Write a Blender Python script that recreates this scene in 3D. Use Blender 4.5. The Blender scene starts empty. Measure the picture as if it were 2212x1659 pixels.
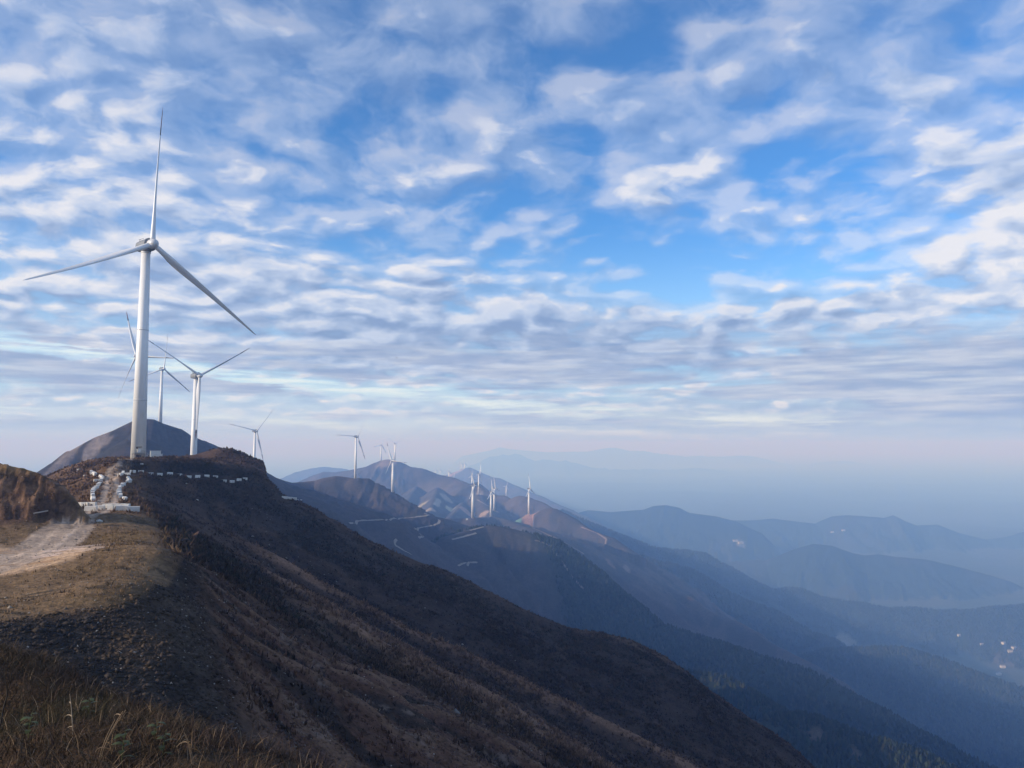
import bpy, math, random
import numpy as np
from math import radians, sin, cos, tan, pi, sqrt, exp
from mathutils import Vector, Matrix

SC = bpy.context.scene
C = SC.collection
random.seed(7)
RNG = np.random.default_rng(11)

# ------------------------------------------------------------------ camera
PITCH = radians(4.5)
FPX = 1659.0                      # focal length for a 2212 px wide frame
cam_data = bpy.data.cameras.new("camera")
cam_data.sensor_width = 36.0
cam_data.lens = 36.0 * FPX / 2212.0
cam_data.clip_start = 0.1
cam_data.clip_end = 200000.0
cam = bpy.data.objects.new("camera", cam_data)
C.objects.link(cam)
cam.location = (0, 0, 0)
cam.rotation_euler = (radians(90) + PITCH, 0, 0)
SC.camera = cam

# ------------------------------------------------------------------ sky, sun, exposure
SUN_AZ = radians(-112.0)          # measured from +Y (view direction) towards +X
SUN_EL = radians(19.0)
SKY_STRENGTH = 0.1
HAZE_DENSITY = 0.00022
HAZE_COLOR = (0.25, 0.48, 1.0, 1)
HAZE_ABS = (0.925, 0.83, 1, 1)
SC.view_settings.view_transform = 'Standard'
SC.view_settings.look = 'None'
SC.view_settings.exposure = 0.0
SC.view_settings.gamma = 1.0
SC.view_settings.use_curve_mapping = False
SC.cycles.volume_bounces = 1
SC.cycles.max_bounces = 6
SC.cycles.use_denoising = True

sun_data = bpy.data.lights.new("sun", 'SUN')
sun_data.energy = 5.0
sun_data.angle = radians(0.5)
sun_data.color = (1.0, 0.87, 0.72)
sun = bpy.data.objects.new("sun", sun_data)
C.objects.link(sun)
sd = Vector((sin(SUN_AZ) * cos(SUN_EL), cos(SUN_AZ) * cos(SUN_EL), sin(SUN_EL)))
sun.rotation_euler = (-sd).to_track_quat('-Z', 'Y').to_euler()
sun.location = sd * 400


class NT:
    """small helper to write node trees"""
    def __init__(self, tree):
        self.t = tree
        self.t.nodes.clear()

    def n(self, kind, **kw):
        nd = self.t.nodes.new(kind)
        for k, v in kw.items():
            if k.startswith('i_'):
                key = k[2:]
                key = int(key) if key.isdigit() else key.replace('_', ' ')
                s = nd.inputs[key]
                if hasattr(v, 'is_output') or hasattr(v, 'links'):
                    self.t.links.new(v, s)
                else:
                    s.default_value = v
            else:
                setattr(nd, k, v)
        return nd

    def m(self, op, a, b=0.0, c=0.0, clamp=False):
        nd = self.t.nodes.new('ShaderNodeMath')
        nd.operation = op
        nd.use_clamp = clamp
        for i, v in enumerate((a, b, c)):
            if hasattr(v, 'links'):
                self.t.links.new(v, nd.inputs[i])
            else:
                nd.inputs[i].default_value = v
        return nd.outputs[0]

    def v(self, op, a, b=(0, 0, 0), s=None):
        nd = self.t.nodes.new('ShaderNodeVectorMath')
        nd.operation = op
        for i, x in enumerate((a, b)):
            if hasattr(x, 'links'):
                self.t.links.new(x, nd.inputs[i])
            else:
                nd.inputs[i].default_value = x
        if s is not None:
            if hasattr(s, 'links'):
                self.t.links.new(s, nd.inputs['Scale'])
            else:
                nd.inputs['Scale'].default_value = s
        return nd.outputs['Value'] if op in ('DOT_PRODUCT', 'LENGTH', 'DISTANCE') else nd.outputs[0]

    def ss(self, x, lo, hi, a=0.0, b=1.0):
        nd = self.t.nodes.new('ShaderNodeMapRange')
        nd.interpolation_type = 'SMOOTHSTEP'
        for k, v in (('Value', x), ('From Min', lo), ('From Max', hi), ('To Min', a), ('To Max', b)):
            if hasattr(v, 'links'):
                self.t.links.new(v, nd.inputs[k])
            else:
                nd.inputs[k].default_value = v
        return nd.outputs[0]

    def noise(self, vec, scale, detail=4.0, rough=0.55, dist=0.0, dim='3D', w=None):
        nd = self.t.nodes.new('ShaderNodeTexNoise')
        nd.noise_dimensions = dim
        self.t.links.new(vec, nd.inputs['Vector'])
        nd.inputs['Scale'].default_value = scale
        nd.inputs['Detail'].default_value = detail
        nd.inputs['Roughness'].default_value = rough
        nd.inputs['Distortion'].default_value = dist
        return nd

    def mix(self, f, a, b, blend='MIX'):
        nd = self.t.nodes.new('ShaderNodeMix')
        nd.data_type = 'RGBA'
        nd.blend_type = blend
        for sk, v in ((nd.inputs[0], f), (nd.inputs[6], a), (nd.inputs[7], b)):
            if hasattr(v, 'links'):
                self.t.links.new(v, sk)
            else:
                sk.default_value = v if not isinstance(v, tuple) or len(v) == 4 else (*v, 1)
        return nd.outputs[2]

    def link(self, a, b):
        self.t.links.new(a, b)


def pix_dir(px, py):
    u = (px - 1106.0) / FPX
    v = (829.5 - py) / FPX
    d = np.array([u, cos(PITCH) - v * sin(PITCH), sin(PITCH) + v * cos(PITCH)])
    return d


def at(px, py, D):
    d = pix_dir(px, py)
    return d * (D / d[1])

def build_world():
    w = bpy.data.worlds.new("World")
    SC.world = w
    w.use_nodes = True
    w.cycles.sampling_method = 'MANUAL'
    w.cycles.sample_map_resolution = 512
    T = NT(w.node_tree)
    out = T.n('ShaderNodeOutputWorld')
    bg = T.n('ShaderNodeBackground')
    bg.inputs['Strength'].default_value = SKY_STRENGTH
    T.link(bg.outputs[0], out.inputs[0])
    sky = T.n('ShaderNodeTexSky', sky_type='NISHITA')
    sky.sun_disc = False
    sky.sun_elevation = SUN_EL
    sky.sun_rotation = SUN_AZ
    sky.altitude = 1200
    sky.air_density = 1.0
    sky.dust_density = 0.4
    sky.ozone_density = 2.0
    tc = T.n('ShaderNodeTexCoord')
    d = T.v('NORMALIZE', tc.outputs['Generated'])
    sep = T.n('ShaderNodeSeparateXYZ')
    T.link(d, sep.inputs[0])
    x, y, z = sep.outputs
    zc = T.m('MAXIMUM', z, 0.0)
    az = T.m('ARCTAN2', x, y)            # 0 ahead, + right
    el = T.m('ARCSINE', z)

    def deck(k):
        """a cloud deck overhead seen in perspective; k flattens it towards the horizon"""
        zz = T.m('ADD', zc, k)
        cb = T.n('ShaderNodeCombineXYZ')
        T.link(T.m('DIVIDE', x, zz), cb.inputs[0])
        T.link(T.m('DIVIDE', y, zz), cb.inputs[1])
        return cb.outputs[0]

    p = deck(0.24)

    def blobs(lst):
        tot = None
        for a0, e0, ra, re, amp in lst:
            da = T.m('MULTIPLY_ADD', az, 1 / radians(ra), -a0 / ra)
            de = T.m('MULTIPLY_ADD', el, 1 / radians(re), -e0 / re)
            q = T.m('ADD', T.m('MULTIPLY', da, da), T.m('MULTIPLY', de, de))
            o = T.m('MULTIPLY', T.m('EXPONENT', T.m('MULTIPLY', q, -1.0)), amp)
            tot = o if tot is None else T.m('ADD', tot, o)
        return tot

    wn = T.noise(p, 1.3, 3, 0.55)
    warp = T.v('SCALE', T.v('SUBTRACT', wn.outputs['Color'], (0.5, 0.5, 0.5)), s=0.32)
    pw = T.v('ADD', p, warp)
    wn2 = T.noise(p, 6.0, 3, 0.6)
    pw = T.v('ADD', pw, T.v('SCALE', T.v('SUBTRACT', wn2.outputs['Color'], (0.5, 0.5, 0.5)), s=0.10))

    def density(vec):
        a = T.noise(vec, 3.2, 2, 0.5).outputs['Fac']
        b = T.noise(vec, 8.5, 8, 0.56).outputs['Fac']
        vo = T.n('ShaderNodeTexVoronoi', feature='SMOOTH_F1')
        T.link(vec, vo.inputs['Vector'])
        vo.inputs['Scale'].default_value = 9.5
        vo.inputs['Smoothness'].default_value = 0.8
        c = T.m('SUBTRACT', 0.75, vo.outputs['Distance'])
        return T.m('ADD', T.m('ADD', T.m('MULTIPLY', a, 0.50), T.m('MULTIPLY', b, 0.55)), T.m('MULTIPLY', c, 0.36))

    den = density(pw)
    den2 = density(T.v('ADD', T.v('SCALE', pw, s=0.968), (-0.032, 0.0, 0.0)))
    # long slanting slots of clear light low in the sky
    azd = T.m('MULTIPLY', az, 57.2958)
    eld = T.m('MULTIPLY', el, 57.2958)
    slot_n = T.noise(d, 7.0, 4, 0.6).outputs['Fac']
    cb0 = T.n('ShaderNodeCombineXYZ')
    T.link(T.m('MULTIPLY', az, 2.0), cb0.inputs[0])
    T.link(T.m('MULTIPLY', el, 26.0), cb0.inputs[1])
    bars0 = T.noise(cb0.outputs[0], 4.0, 5, 0.6).outputs['Fac']

    def slot(e0, a1, a2, half):
        line = T.m('ADD', T.m('MULTIPLY_ADD', azd, a1, e0), T.m('MULTIPLY', T.m('MULTIPLY', azd, azd), a2))
        line = T.m('ADD', line, T.m('MULTIPLY_ADD', slot_n, 2.0, -1.0))
        q = T.m('DIVIDE', T.m('SUBTRACT', eld, line), half)
        return T.m('EXPONENT', T.m('MULTIPLY', T.m('MULTIPLY', q, q), -1.0))

    slots = T.m('MULTIPLY', T.m('MAXIMUM', slot(2.9, -0.085, 0.0007, 0.50), T.m('MULTIPLY', slot(1.1, -0.03, 0.0, 0.35), 0.8)), T.ss(bars0, 0.38, 0.56, 1.0, 0.25))
    slots = T.m('MULTIPLY', slots, T.ss(azd, 20.0, 29.0, 1.0, 0.0))
    bias = T.m('MULTIPLY_ADD', slots, -0.55, blobs(CLOUD_BLOBS))
    dd = T.m('ADD', den, bias)
    cover = T.ss(dd, 0.56, 0.83)
    veil = T.m('MULTIPLY', T.ss(dd, 0.40, 0.66), 0.46)
    alpha = T.m('MAXIMUM', T.m('MULTIPLY', cover, T.ss(el, radians(15), radians(27), 0.95, 0.70)), veil)
    alpha = T.m('MULTIPLY', alpha, T.ss(el, radians(0.8), radians(3.2), 0.12, 1.0))
    # light and shade of the cloud itself: the side towards the sun is bright, the thick underside grey
    relief = T.m('SUBTRACT', den, den2)
    light = T.m('MULTIPLY_ADD', relief, 3.0, 0.58, clamp=True)
    light = T.m('SUBTRACT', light, T.ss(dd, 0.74, 1.0, 0.0, 0.18), clamp=True)
    light = T.m('ADD', light, blobs(CLOUD_LIGHT), clamp=True)
    ramp = T.n('ShaderNodeValToRGB')
    cr = ramp.color_ramp
    cols = CLOUD_COLS
    cr.elements[0].position, cr.elements[0].color = cols[0][0], (*cols[0][1], 1)
    cr.elements[1].position, cr.elements[1].color = cols[-1][0], (*cols[-1][1], 1)
    for pos, c in cols[1:-1]:
        e = cr.elements.new(pos)
        e.color = (*c, 1)
    T.link(light, ramp.inputs[0])
    cloud = T.v('SCALE', ramp.outputs[0], s=1.0 / SKY_STRENGTH)
    # the clear sky between: the model sky, a deeper blue, paler low down
    blue = T.mix(1.0, sky.outputs[0], SKY_TINT, 'MULTIPLY')
    low = T.ss(el, radians(0.5), radians(17.0), 1.0, 0.0)
    skyc = T.mix(T.m('MULTIPLY', low, 0.85), blue, tuple(c / SKY_STRENGTH for c in (0.56, 0.79, 0.95)))
    bank = T.mix(T.ss(azd, -12.0, 12.0), tuple(c / SKY_STRENGTH for c in (0.58, 0.71, 0.88)), tuple(c / SKY_STRENGTH for c in (0.40, 0.50, 0.68)))
    skyc = T.mix(T.ss(el, radians(2.0), radians(5.0), 0.9, 0.0), skyc, bank)
    skyc = T.mix(slots, skyc, tuple(c / SKY_STRENGTH for c in (0.80, 0.92, 0.96)))
    # slots of clear light between the layers near the horizon
    col = T.mix(alpha, skyc, cloud)
    # long grey bars of stratus low down
    cb = T.n('ShaderNodeCombineXYZ')
    T.link(az, cb.inputs[0])
    T.link(T.m('MULTIPLY', el, 11.0), cb.inputs[1])
    bars = T.noise(cb.outputs[0], 3.0, 6, 0.58, 0.2).outputs['Fac']
    barm = T.m('MULTIPLY', T.ss(T.m('MULTIPLY_ADD', slots, -0.5, T.m('ADD', bars, blobs(BAR_BLOBS))), 0.42, 0.56), T.m('MULTIPLY', T.ss(el, radians(9.5), radians(5.5)), T.ss(el, radians(0.6), radians(2.0), 0.2, 1.0)))
    tone = T.noise(cb.outputs[0], 7.0, 4, 0.6).outputs['Fac']
    barc = T.mix(T.ss(tone, 0.35, 0.72), tuple(c / SKY_STRENGTH for c in (0.30, 0.39, 0.60)), tuple(c / SKY_STRENGTH for c in (0.62, 0.68, 0.80)))
    col = T.mix(T.m('MULTIPLY', barm, 0.9), col, barc)
    T.link(col, bg.inputs['Color'])


SKY_TINT = (0.74, 1.42, 2.05, 1)
CLOUD_COLS = [(0.0, (0.24, 0.34, 0.57)), (0.35, (0.37, 0.48, 0.71)), (0.65, (0.56, 0.65, 0.84)), (1.0, (0.86, 0.86, 0.91))]
# azimuth, elevation, radii, amount (degrees): crowded and clear parts of this sky
CLOUD_BLOBS = [
    (8, 16, 9, 4, -0.17), (20, 16, 9, 3.5, -0.17), (22, 21, 6, 2.5, -0.11), (1, 13.6, 7, 1.6, -0.12), (-12, 14.6, 5, 1.6, -0.14), (14, 11.8, 10, 1.5, -0.10), (25, 12.2, 5, 1.2, -0.12),
    (13.5, 19.5, 3.6, 2.2, 0.26), (17.5, 16.2, 5.0, 1.8, 0.24), (28, 23, 4, 1.8, 0.22), (10, 18.5, 2.5, 2, .12),
    (-30, 20, 12, 9, 0.12), (-22, 11, 18, 4, 0.14), (33, 13, 7, 6, 0.24), (-6, 10.5, 14, 2.6, 0.18), (20, 9.4, 12, 1.6, 0.14), (0, 6.6, 40, 2.4, 0.22),
    (0, 30, 60, 4, -0.03), (26, 7.6, 9, 0.9, -0.12),
]
CLOUD_LIGHT = [(-28, 19, 14, 9, 0.12), (31, 12.5, 10, 4.5, 0.26), (14, 19, 5, 3, 0.14), (17, 16, 6, 2, 0.08), (-6, 29, 40, 6, -0.10), (6, 7.4, 26, 2.4, -0.26), (-22, 10, 14, 3, 0.05)]
BAR_BLOBS = [(30, 3.0, 14, 2.0, 0.12), (10, 7, 18, 1.5, 0.05), (-30, 4.5, 10, .8, .1), (-18, 2.8, 12, .5, -.2)]
build_world()

# ------------------------------------------------------------------ noise
def _h(ix, iy, seed):
    n = ix.astype(np.uint32) * np.uint32(374761393) + iy.astype(np.uint32) * np.uint32(668265263) + np.uint32((seed * 974711 + 12345) & 0xffffffff)
    n = (n ^ (n >> np.uint32(13))) * np.uint32(1274126177)
    n = n ^ (n >> np.uint32(16))
    return (n & np.uint32(0xffffff)).astype(np.float32) / np.float32(0xffffff)


def vn(x, y, seed=0):
    fx = np.floor(x); fy = np.floor(y)
    ix = fx.astype(np.int64); iy = fy.astype(np.int64)
    u = (x - fx).astype(np.float32); v = (y - fy).astype(np.float32)
    u = u * u * u * (u * (u * 6 - 15) + 10); v = v * v * v * (v * (v * 6 - 15) + 10)
    a = _h(ix, iy, seed); b = _h(ix + 1, iy, seed); c = _h(ix, iy + 1, seed); d = _h(ix + 1, iy + 1, seed)
    return a + (b - a) * u + (c - a) * v + (a - b - c + d) * u * v


def fbm(x, y, octv=4, seed=0, gain=0.5):
    s = np.zeros(np.shape(x), np.float32); amp = 1.0; tot = 0.0
    ca, sa = cos(0.6), sin(0.6)
    for o in range(octv):
        s += amp * (vn(x, y, seed + o * 17) - 0.5)
        tot += amp; amp *= gain
        x, y = (x * ca - y * sa) * 2.03 + 11.3, (x * sa + y * ca) * 2.03 - 7.1
    return s / tot


def sstep(x, a, b):
    t = np.clip((x - a) / (b - a), 0, 1)
    return t * t * (3 - 2 * t)


# ------------------------------------------------------------------ near ridge: spine runs away to the left, east face falls to the right
FS = np.array([0.898, 0.44]); CS = np.array([-0.44, 0.898])     # down-slope and along-spine directions


def st_of(x, y):
    return x * FS[0] + y * FS[1], x * CS[0] + y * CS[1]


def pt_on_t(px, py, t):
    """the point seen at px, py where the vertical plane of constant t is met"""
    d = pix_dir(px, py)
    k = t / (d[0] * CS[0] + d[1] * CS[1])
    p = d * k
    return p


CTRL = []


def cp(px, py, D):
    CTRL.append(tuple(at(px, py, D)))


def cst(s, t, z):
    p = FS * s + CS * t
    CTRL.append((p[0], p[1], z))


# the knoll under the camera and the brow of the bank in front of it
for s, t, z in ((0, 0, -1.7), (6, 0, -3.6), (-6, 0, -2.2), (-14, 0, -4), (0, -12, -1.2), (12, -6, -6.5), (-16, -14, -3), (14, 6, -8.5), (25, 0, -15), (45, 5, -27), (60, -30, -36), (30, -40, -18), (0, -50, -3), (-40, -30, -14),
                (0, 4, -2.0), (3, 5, -3.1), (-5, 5, -2.7)):
    cst(s, t, z)
BROW = [(-120, 1405, 15.5), (0, 1428, 14), (48, 1438, 13.6), (106, 1448, 13.2), (210, 1465, 12.4), (274, 1484, 11.8), (354, 1502, 11), (419, 1520, 10.4), (483, 1546, 9.9),
        (549, 1572, 9.5), (613, 1592, 9.1), (713, 1618, 8.6), (860, 1662, 8.0), (1000, 1730, 7.4)]
for px, py, D in BROW:
    p = at(px, py, D) - np.array([0, 0, 0.24])
    CTRL.append(tuple(p))
    q = p[:2] / np.linalg.norm(p[:2])
    for e, dz in ((4.0, -3.2), (9.0, -7.2)):
        CTRL.append((p[0] + q[0] * e, p[1] + q[1] * e, p[2] + dz * 1.0))
for px, py, D in ((0, 1655, 6.6), (200, 1655, 6.4), (420, 1655, 6.2), (640, 1655, 6.4), (0, 1540, 9.5), (250, 1570, 8.4), (450, 1600, 7.6)):
    CTRL.append(tuple(at(px, py, D) - np.array([0, 0, 0.18])))
# hollow with the dark spoil
for px, py, D in ((60, 1425, 46), (274, 1478, 46), (350, 1500, 46), (420, 1520, 47), (200, 1400, 50.5), (60, 1372, 50), (320, 1400, 52), (420, 1440, 52), (480, 1530, 50), (560, 1570, 52)):
    cp(px, py, D)
for s, t, z in ((-8, 30, -15.0), (0, 28, -15.5), (8, 30, -17.5), (-20, 34, -15), (18, 36, -23), (-40, 40, -22), (40, 35, -34), (80, 30, -50)):
    cst(s, t, z)
# plateau
for px, py, D in ((0, 1342, 52), (120, 1318, 55.5), (250, 1300, 58.5), (330, 1268, 64), (400, 1212, 79),
                  (-150, 1330, 54), (0, 1220, 76), (150, 1180, 90), (0, 1165, 95), (250, 1160, 97), (200, 1240, 70), (100, 1280, 62), (330, 1175, 92), (-120, 1220, 76), (345, 1150, 101), (300, 1112, 127), (180, 1130, 112), (222, 1062, 172), (258, 1050, 190), (205, 1052, 188), (272, 1026, 208), (240, 1035, 206), (200, 1026, 214), (262, 1009, 245), (298, 991.5, 284), (340, 990, 284), (250, 1002, 262), (385, 991, 290), (420, 991.5, 300),
                  (188, 994, 285), (164, 1007, 268), (148, 1021, 258), (300, 1006, 250), (360, 1006, 252), (420, 1005, 262)):
    cp(px, py, D)
# corner of the plateau: gullied scree falling towards the lower right
for px, py, D in ((430, 1270, 76.5), (470, 1330, 74), (520, 1385, 72), (560, 1420, 70), (640, 1520, 67), (700, 1600, 65), (760, 1655, 64), (480, 1290, 82), (560, 1350, 83), (640, 1410, 85), (500, 1440, 64), (560, 1500, 61), (620, 1570, 60), (450, 1250, 85),
                  (420, 1330, 66), (380, 1290, 66)):
    cp(px, py, D)
# the gap the road passes through
for px, py, D in ((212, 1125, 114), (236, 1124, 115), (262, 1122, 116), (228, 1086, 152), (206, 1083, 154), (250, 1084, 152), (230, 1074, 163), (206, 1072, 164), (250, 1072, 165), (240, 1059, 182), (216, 1058, 182), (242, 1047, 195)):
    cp(px, py, D)
# level ground at the gate
for D in (126, 131, 136, 141):
    for px in (188, 205, 222, 240, 258, 276):
        if D > 126 or px > 200:
            q_ = at(px, 1095, D)
            CTRL.append((q_[0], q_[1], -11.1 + (D - 136) * 0.012))
for px, py, D in ((-160, 1140, 103), (0, 1130, 106), (82, 1115, 112), (60, 1100, 130), (120, 1100, 130), (160, 1097, 136)):
    cp(px, py, D)
for s, t, z in ((-45, 150, -16), (-60, 150, -22), (-30, 160, -13)):
    cst(s, t, z)
# mound on the left, its face cut away for the road: skyline and rough depth
MOUND = np.array([at(px, py, 113.0) for px, py in ((-420, 960), (-160, 985), (0, 1000), (60, 1014), (110, 1030), (145, 1055), (165, 1080), (186, 1101), (200, 1116), (260, 1180))])


def mound_height(x, y):
    zc = np.interp(x, MOUND[:, 0], MOUND[:, 2]) + 0.25 * fbm(x / 3, y / 3, 3, 33)
    yy = y + 2.2 * fbm(x / 5, y / 9, 3, 31) + 1.5 * fbm(x / 1.4, y / 1.4, 3, 35)
    return np.where(yy < 112.5, zc - 1.7 * np.maximum(112.0 - yy, 0), zc - 0.75 * (yy - 112.5))


# terrace cut into the face, and the small mound above it
for px, py, D in ((275, 1024.5, 207), (330, 1027.5, 214), (400, 1030, 224), (470, 1032.5, 235), (535, 1034, 246), (586, 1038, 262)):
    cp(px, py, D)
    p = at(px, py, D)
    CTRL.append((p[0] + CS[0] * 4 - FS[0] * 1.5, p[1] + CS[1] * 4 - FS[1] * 1.5, p[2] + 0.15))
    CTRL.append((p[0] + CS[0] * 7.5 - FS[0] * 3, p[1] + CS[1] * 7.5 - FS[1] * 3, p[2] + 3.0))
    CTRL.append((p[0] + FS[0] * 3, p[1] + FS[1] * 3 - 2, p[2] - 2.4))
for px, py, D in ((436, 987, 322), (450, 976, 326), (464, 968, 328), (483, 964.5, 328), (497, 969, 327), (512, 982, 324), (530, 992, 318), (545, 1001, 312), (560, 1014, 303), (581, 1027, 288), (590, 1035, 276)):
    cp(px, py, D)
# the east face, along four of its spurs
SA = [(310, 1060), (400, 1106), (470, 1143), (548, 1183), (687, 1262), (826, 1328), (906, 1368), (1025, 1418), (1167, 1490), (1330, 1570), (1500, 1655), (1750, 1790)]
for px, py in SA:
    cp(px, py, 200)
SIL = [(603, 1056), (640, 1079), (700, 1106), (750, 1136), (800, 1166), (850, 1189), (900, 1211), (985, 1241), (1060, 1276), (1110, 1301), (1140, 1316), (1190, 1335), (1250, 1355), (1330, 1371), (1380, 1389), (1430, 1411), (1475, 1440), (1520, 1476), (1600, 1531), (1700, 1601), (1760, 1659), (1900, 1780)]


def sil_y(x):
    return 264 + 0.12 * (x + 80)


for px, py in SIL:
    D = 270.0
    for _ in range(6):
        D = sil_y(at(px, py, D)[0])
    p = at(px, py, D)
    CTRL.append(tuple(p))
    if p[0] > -68:
        for dy, dz in ((-22, -1.0), (25, 0), (80, 2)):
            CTRL.append((p[0] + 2, p[1] + dy, p[2] + dz))
for y, xe, z0 in ((172, -82, -12.5), (150, -72, -12.5), (128, -58, -13.0), (106, -46, -14), (86, -32, -17)):
    for dx in (16, 34, 60, 95, 140, 200, 280, 380):
        CTRL.append((xe + dx, y, z0 - 0.54 * dx))
for x in (20, 50, 90, 150, 220):
    CTRL.append((x, 60, -22 - 0.52 * (x + 12)))
# west side of the spine
for t, e, z in ((170, -16, -12), (200, -17, -11), (235, -18, -10), (270, -19, -9), (305, -20, -8), (110, -40, -13), (80, -34, -14), (60, -30, -14)):
    for ds, dz in ((12, -6.5), (35, -20), (80, -46)):
        cst(e - ds, t, z + dz)
# behind the pad
for s, z in ((-60, -34), (-30, -16), (0, -6), (25, -3), (50, -12)):
    cst(s, 372, z)
    cst(s, 430, z)
CTRL = np.array(CTRL, dtype=np.float64)


class RBF:
    def __init__(self, pts, c=4.0, lam=0.02):
        self.p = pts[:, :2].astype(np.float64); self.c2 = c * c
        n = len(pts)
        d2 = ((self.p[:, None, :] - self.p[None, :, :]) ** 2).sum(-1)
        A = -np.sqrt(d2 + self.c2)
        A += np.eye(n) * lam
        P = np.c_[np.ones(n), self.p]
        M = np.zeros((n + 3, n + 3))
        M[:n, :n] = A; M[:n, n:] = P; M[n:, :n] = P.T
        self.w = np.linalg.solve(M, np.r_[pts[:, 2], 0, 0, 0])
        self.n = n

    def __call__(self, x, y):
        out = np.empty(x.shape, np.float32)
        xf = x.ravel(); yf = y.ravel(); o = out.ravel()
        px = self.p[:, 0].astype(np.float32); py = self.p[:, 1].astype(np.float32); w = self.w[:self.n].astype(np.float32)
        for i in range(0, len(xf), 20000):
            a = xf[i:i + 20000].astype(np.float32); b = yf[i:i + 20000].astype(np.float32)
            k = np.sqrt((a[:, None] - px) ** 2 + (b[:, None] - py) ** 2 + np.float32(self.c2))
            o[i:i + 20000] = -(k @ w) + self.w[self.n] + self.w[self.n + 1] * a + self.w[self.n + 2] * b
        return o.reshape(x.shape)


NEAR = RBF(CTRL)
SPURS = [(96, 0.7), (112, 0.45), (128, 1.0), (149, 0.9), (168, 1.15), (183, 0.4), (201, 1.5), (221, 0.25)]


def spur_wave(x, y):
    """0 in a gully .. 1 on the crest of one of the small spurs that run down the face"""
    yy = y + 14 * fbm(x / 70.0, y / 160.0, 3, 91) + 4.0 * fbm(x / 14.0, y / 30.0, 3, 93)
    m = np.zeros(x.shape, np.float32)
    for k, (yk, a) in enumerate(SPURS):
        aa = a * (0.62 + 1.3 * np.clip(vn(x / 38.0 + 5 * k, y * 0 + k * 7.3, 95) - .15, 0, 1)) if a < 1.4 else a
        m = np.maximum(m, aa * np.exp(-np.abs(yy - yk) / (3.5 + 1.5 * (k % 3))))
    return m


def face_mask(x, y):
    return sstep(x + 0.44 * y, 8, 30) * sstep(y, 84, 100) * (1 - sstep(y - sil_y(x), -14, -2))


def near_height(x, y):
    z = NEAR(x, y)
    s, t = st_of(x, y)
    z = z + face_mask(x, y) * 1.5 * (spur_wave(x, y) - 0.35)
    # gullies in the scree at the corner of the plateau
    u = np.arctan2(x + 33.6 + 12, y - 79 - 20)
    scree = sstep(s, 5, 12) * (1 - sstep(t, 95, 112)) * sstep(t, 50, 60)
    ang = np.arctan2(t - 84.0, s + 6)
    g = np.abs(np.sin(ang * 9 + 5.0 * fbm(s / 16, t / 16, 3, 5)))
    z = z + scree * (0.65 * (1 - g) ** 1.3 - 0.3) * np.minimum((s - 4) / 7.0, 1.5) * (0.5 + vn(s / 9, t / 9, 6))
    # broken ground on the whole slope, drawn out along the fall line
    slope_m = sstep(x + 0.44 * y, 5, 25) * sstep(y, 50, 70)
    rid = 1 - np.abs(2 * vn(x / 34.0 + 2 * fbm(x / 30, y / 30, 2, 41), y / 8.5 + 2.2 * fbm(x / 40, y / 25, 3, 42), 43) - 1)
    z = z - slope_m * (0.9 * rid ** 2 + 0.5 * np.abs(fbm(x / 7, y / 3.5, 3, 44)) * 2)
    # the back of the spine and of the last spur
    over = np.maximum(t - 352, (y - sil_y(x)) * sstep(x + 0.325 * y, 0, 10))
    z = z - 0.85 * (np.sqrt(np.maximum(over, 0) ** 2 + 9) - 3)
    r = np.hypot(x, y)
    flat = sstep(z, -13.5, -12.0) * (1 - sstep(s, 0, 10)) * sstep(t, 55, 62) * (1 - sstep(t, 110, 135)) * sstep(s, -30, -20)
    gate = np.exp(-((x + 71) / 9.0) ** 2 - ((y - 136) / 12.0) ** 2)
    am = 1 - np.maximum(0.75 * flat, 0.85 * gate)
    z = np.where((x < -55) & (y > 95) & (y < 190), np.maximum(z, mound_height(x, y)), z)
    z = z + am * (0.7 * fbm(x / 9, y / 9, 4, 3) + 0.35 * fbm(x / 2.2, y / 2.2, 3, 8) * np.clip(1.6 - r / 300, 0.3, 1))
    return z


# ------------------------------------------------------------------ far ridges, each a crest line with its own flanks
RIDGES = []


def ridge(pts, near=0.5, far=0.5, w=18, spur=90, amp=22, seed=0, tag='scrub', lo=-800, noise=7.0, run=None):
    P = np.array([at(*p) for p in pts])
    RIDGES.append(dict(P=P, kn=near, kf=far, w=w, spur=spur, amp=amp, seed=seed, tag=tag, lo=lo, noise=noise, run=run if run else 0.16 * P[:, 1].mean()))


def lerpD(pts, d0, d1, dm=None):
    n = len(pts)
    out = []
    for i, (a, b) in enumerate(pts):
        f = i / (n - 1)
        D = d0 + (d1 - d0) * f if dm is None else (d0 + (dm - d0) * f * 2 if f < .5 else dm + (d1 - dm) * (f * 2 - 1))
        out.append((a, b, D))
    return out


# big brown hill behind the first tower
ridge([(60, 1042, 760), (87, 1022, 780), (123, 998, 800), (153, 973, 815), (205, 945, 830), (245, 930, 840), (284, 911, 850), (316, 904.5, 855), (333, 906, 858), (355, 916, 862), (387, 926, 870), (409, 940, 878), (436, 951, 885), (469, 965, 900), (520, 990, 930), (590, 1032, 980)],
      near=0.42, far=0.6, w=12, spur=70, amp=12, seed=1, tag='hill')
# low shoulder running from it to the knoll
ridge([(470, 1000, 1000), (540, 1012, 1150), (590, 1033, 1350), (607, 1038, 1400), (626, 1043, 1450), (655, 1041, 1480), (681, 1038, 1490), (700, 1032, 1490), (726, 1028, 1490), (768, 1033, 1500), (797, 1033.5, 1500), (812, 1043, 1500), (816, 1054, 1505), (835, 1062, 1520), (855, 1070, 1540), (881, 1086, 1570), (903, 1099, 1600), (918, 1110, 1620)],
      near=0.36, far=0.55, w=14, spur=60, amp=10, seed=2, tag='hill')
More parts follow.
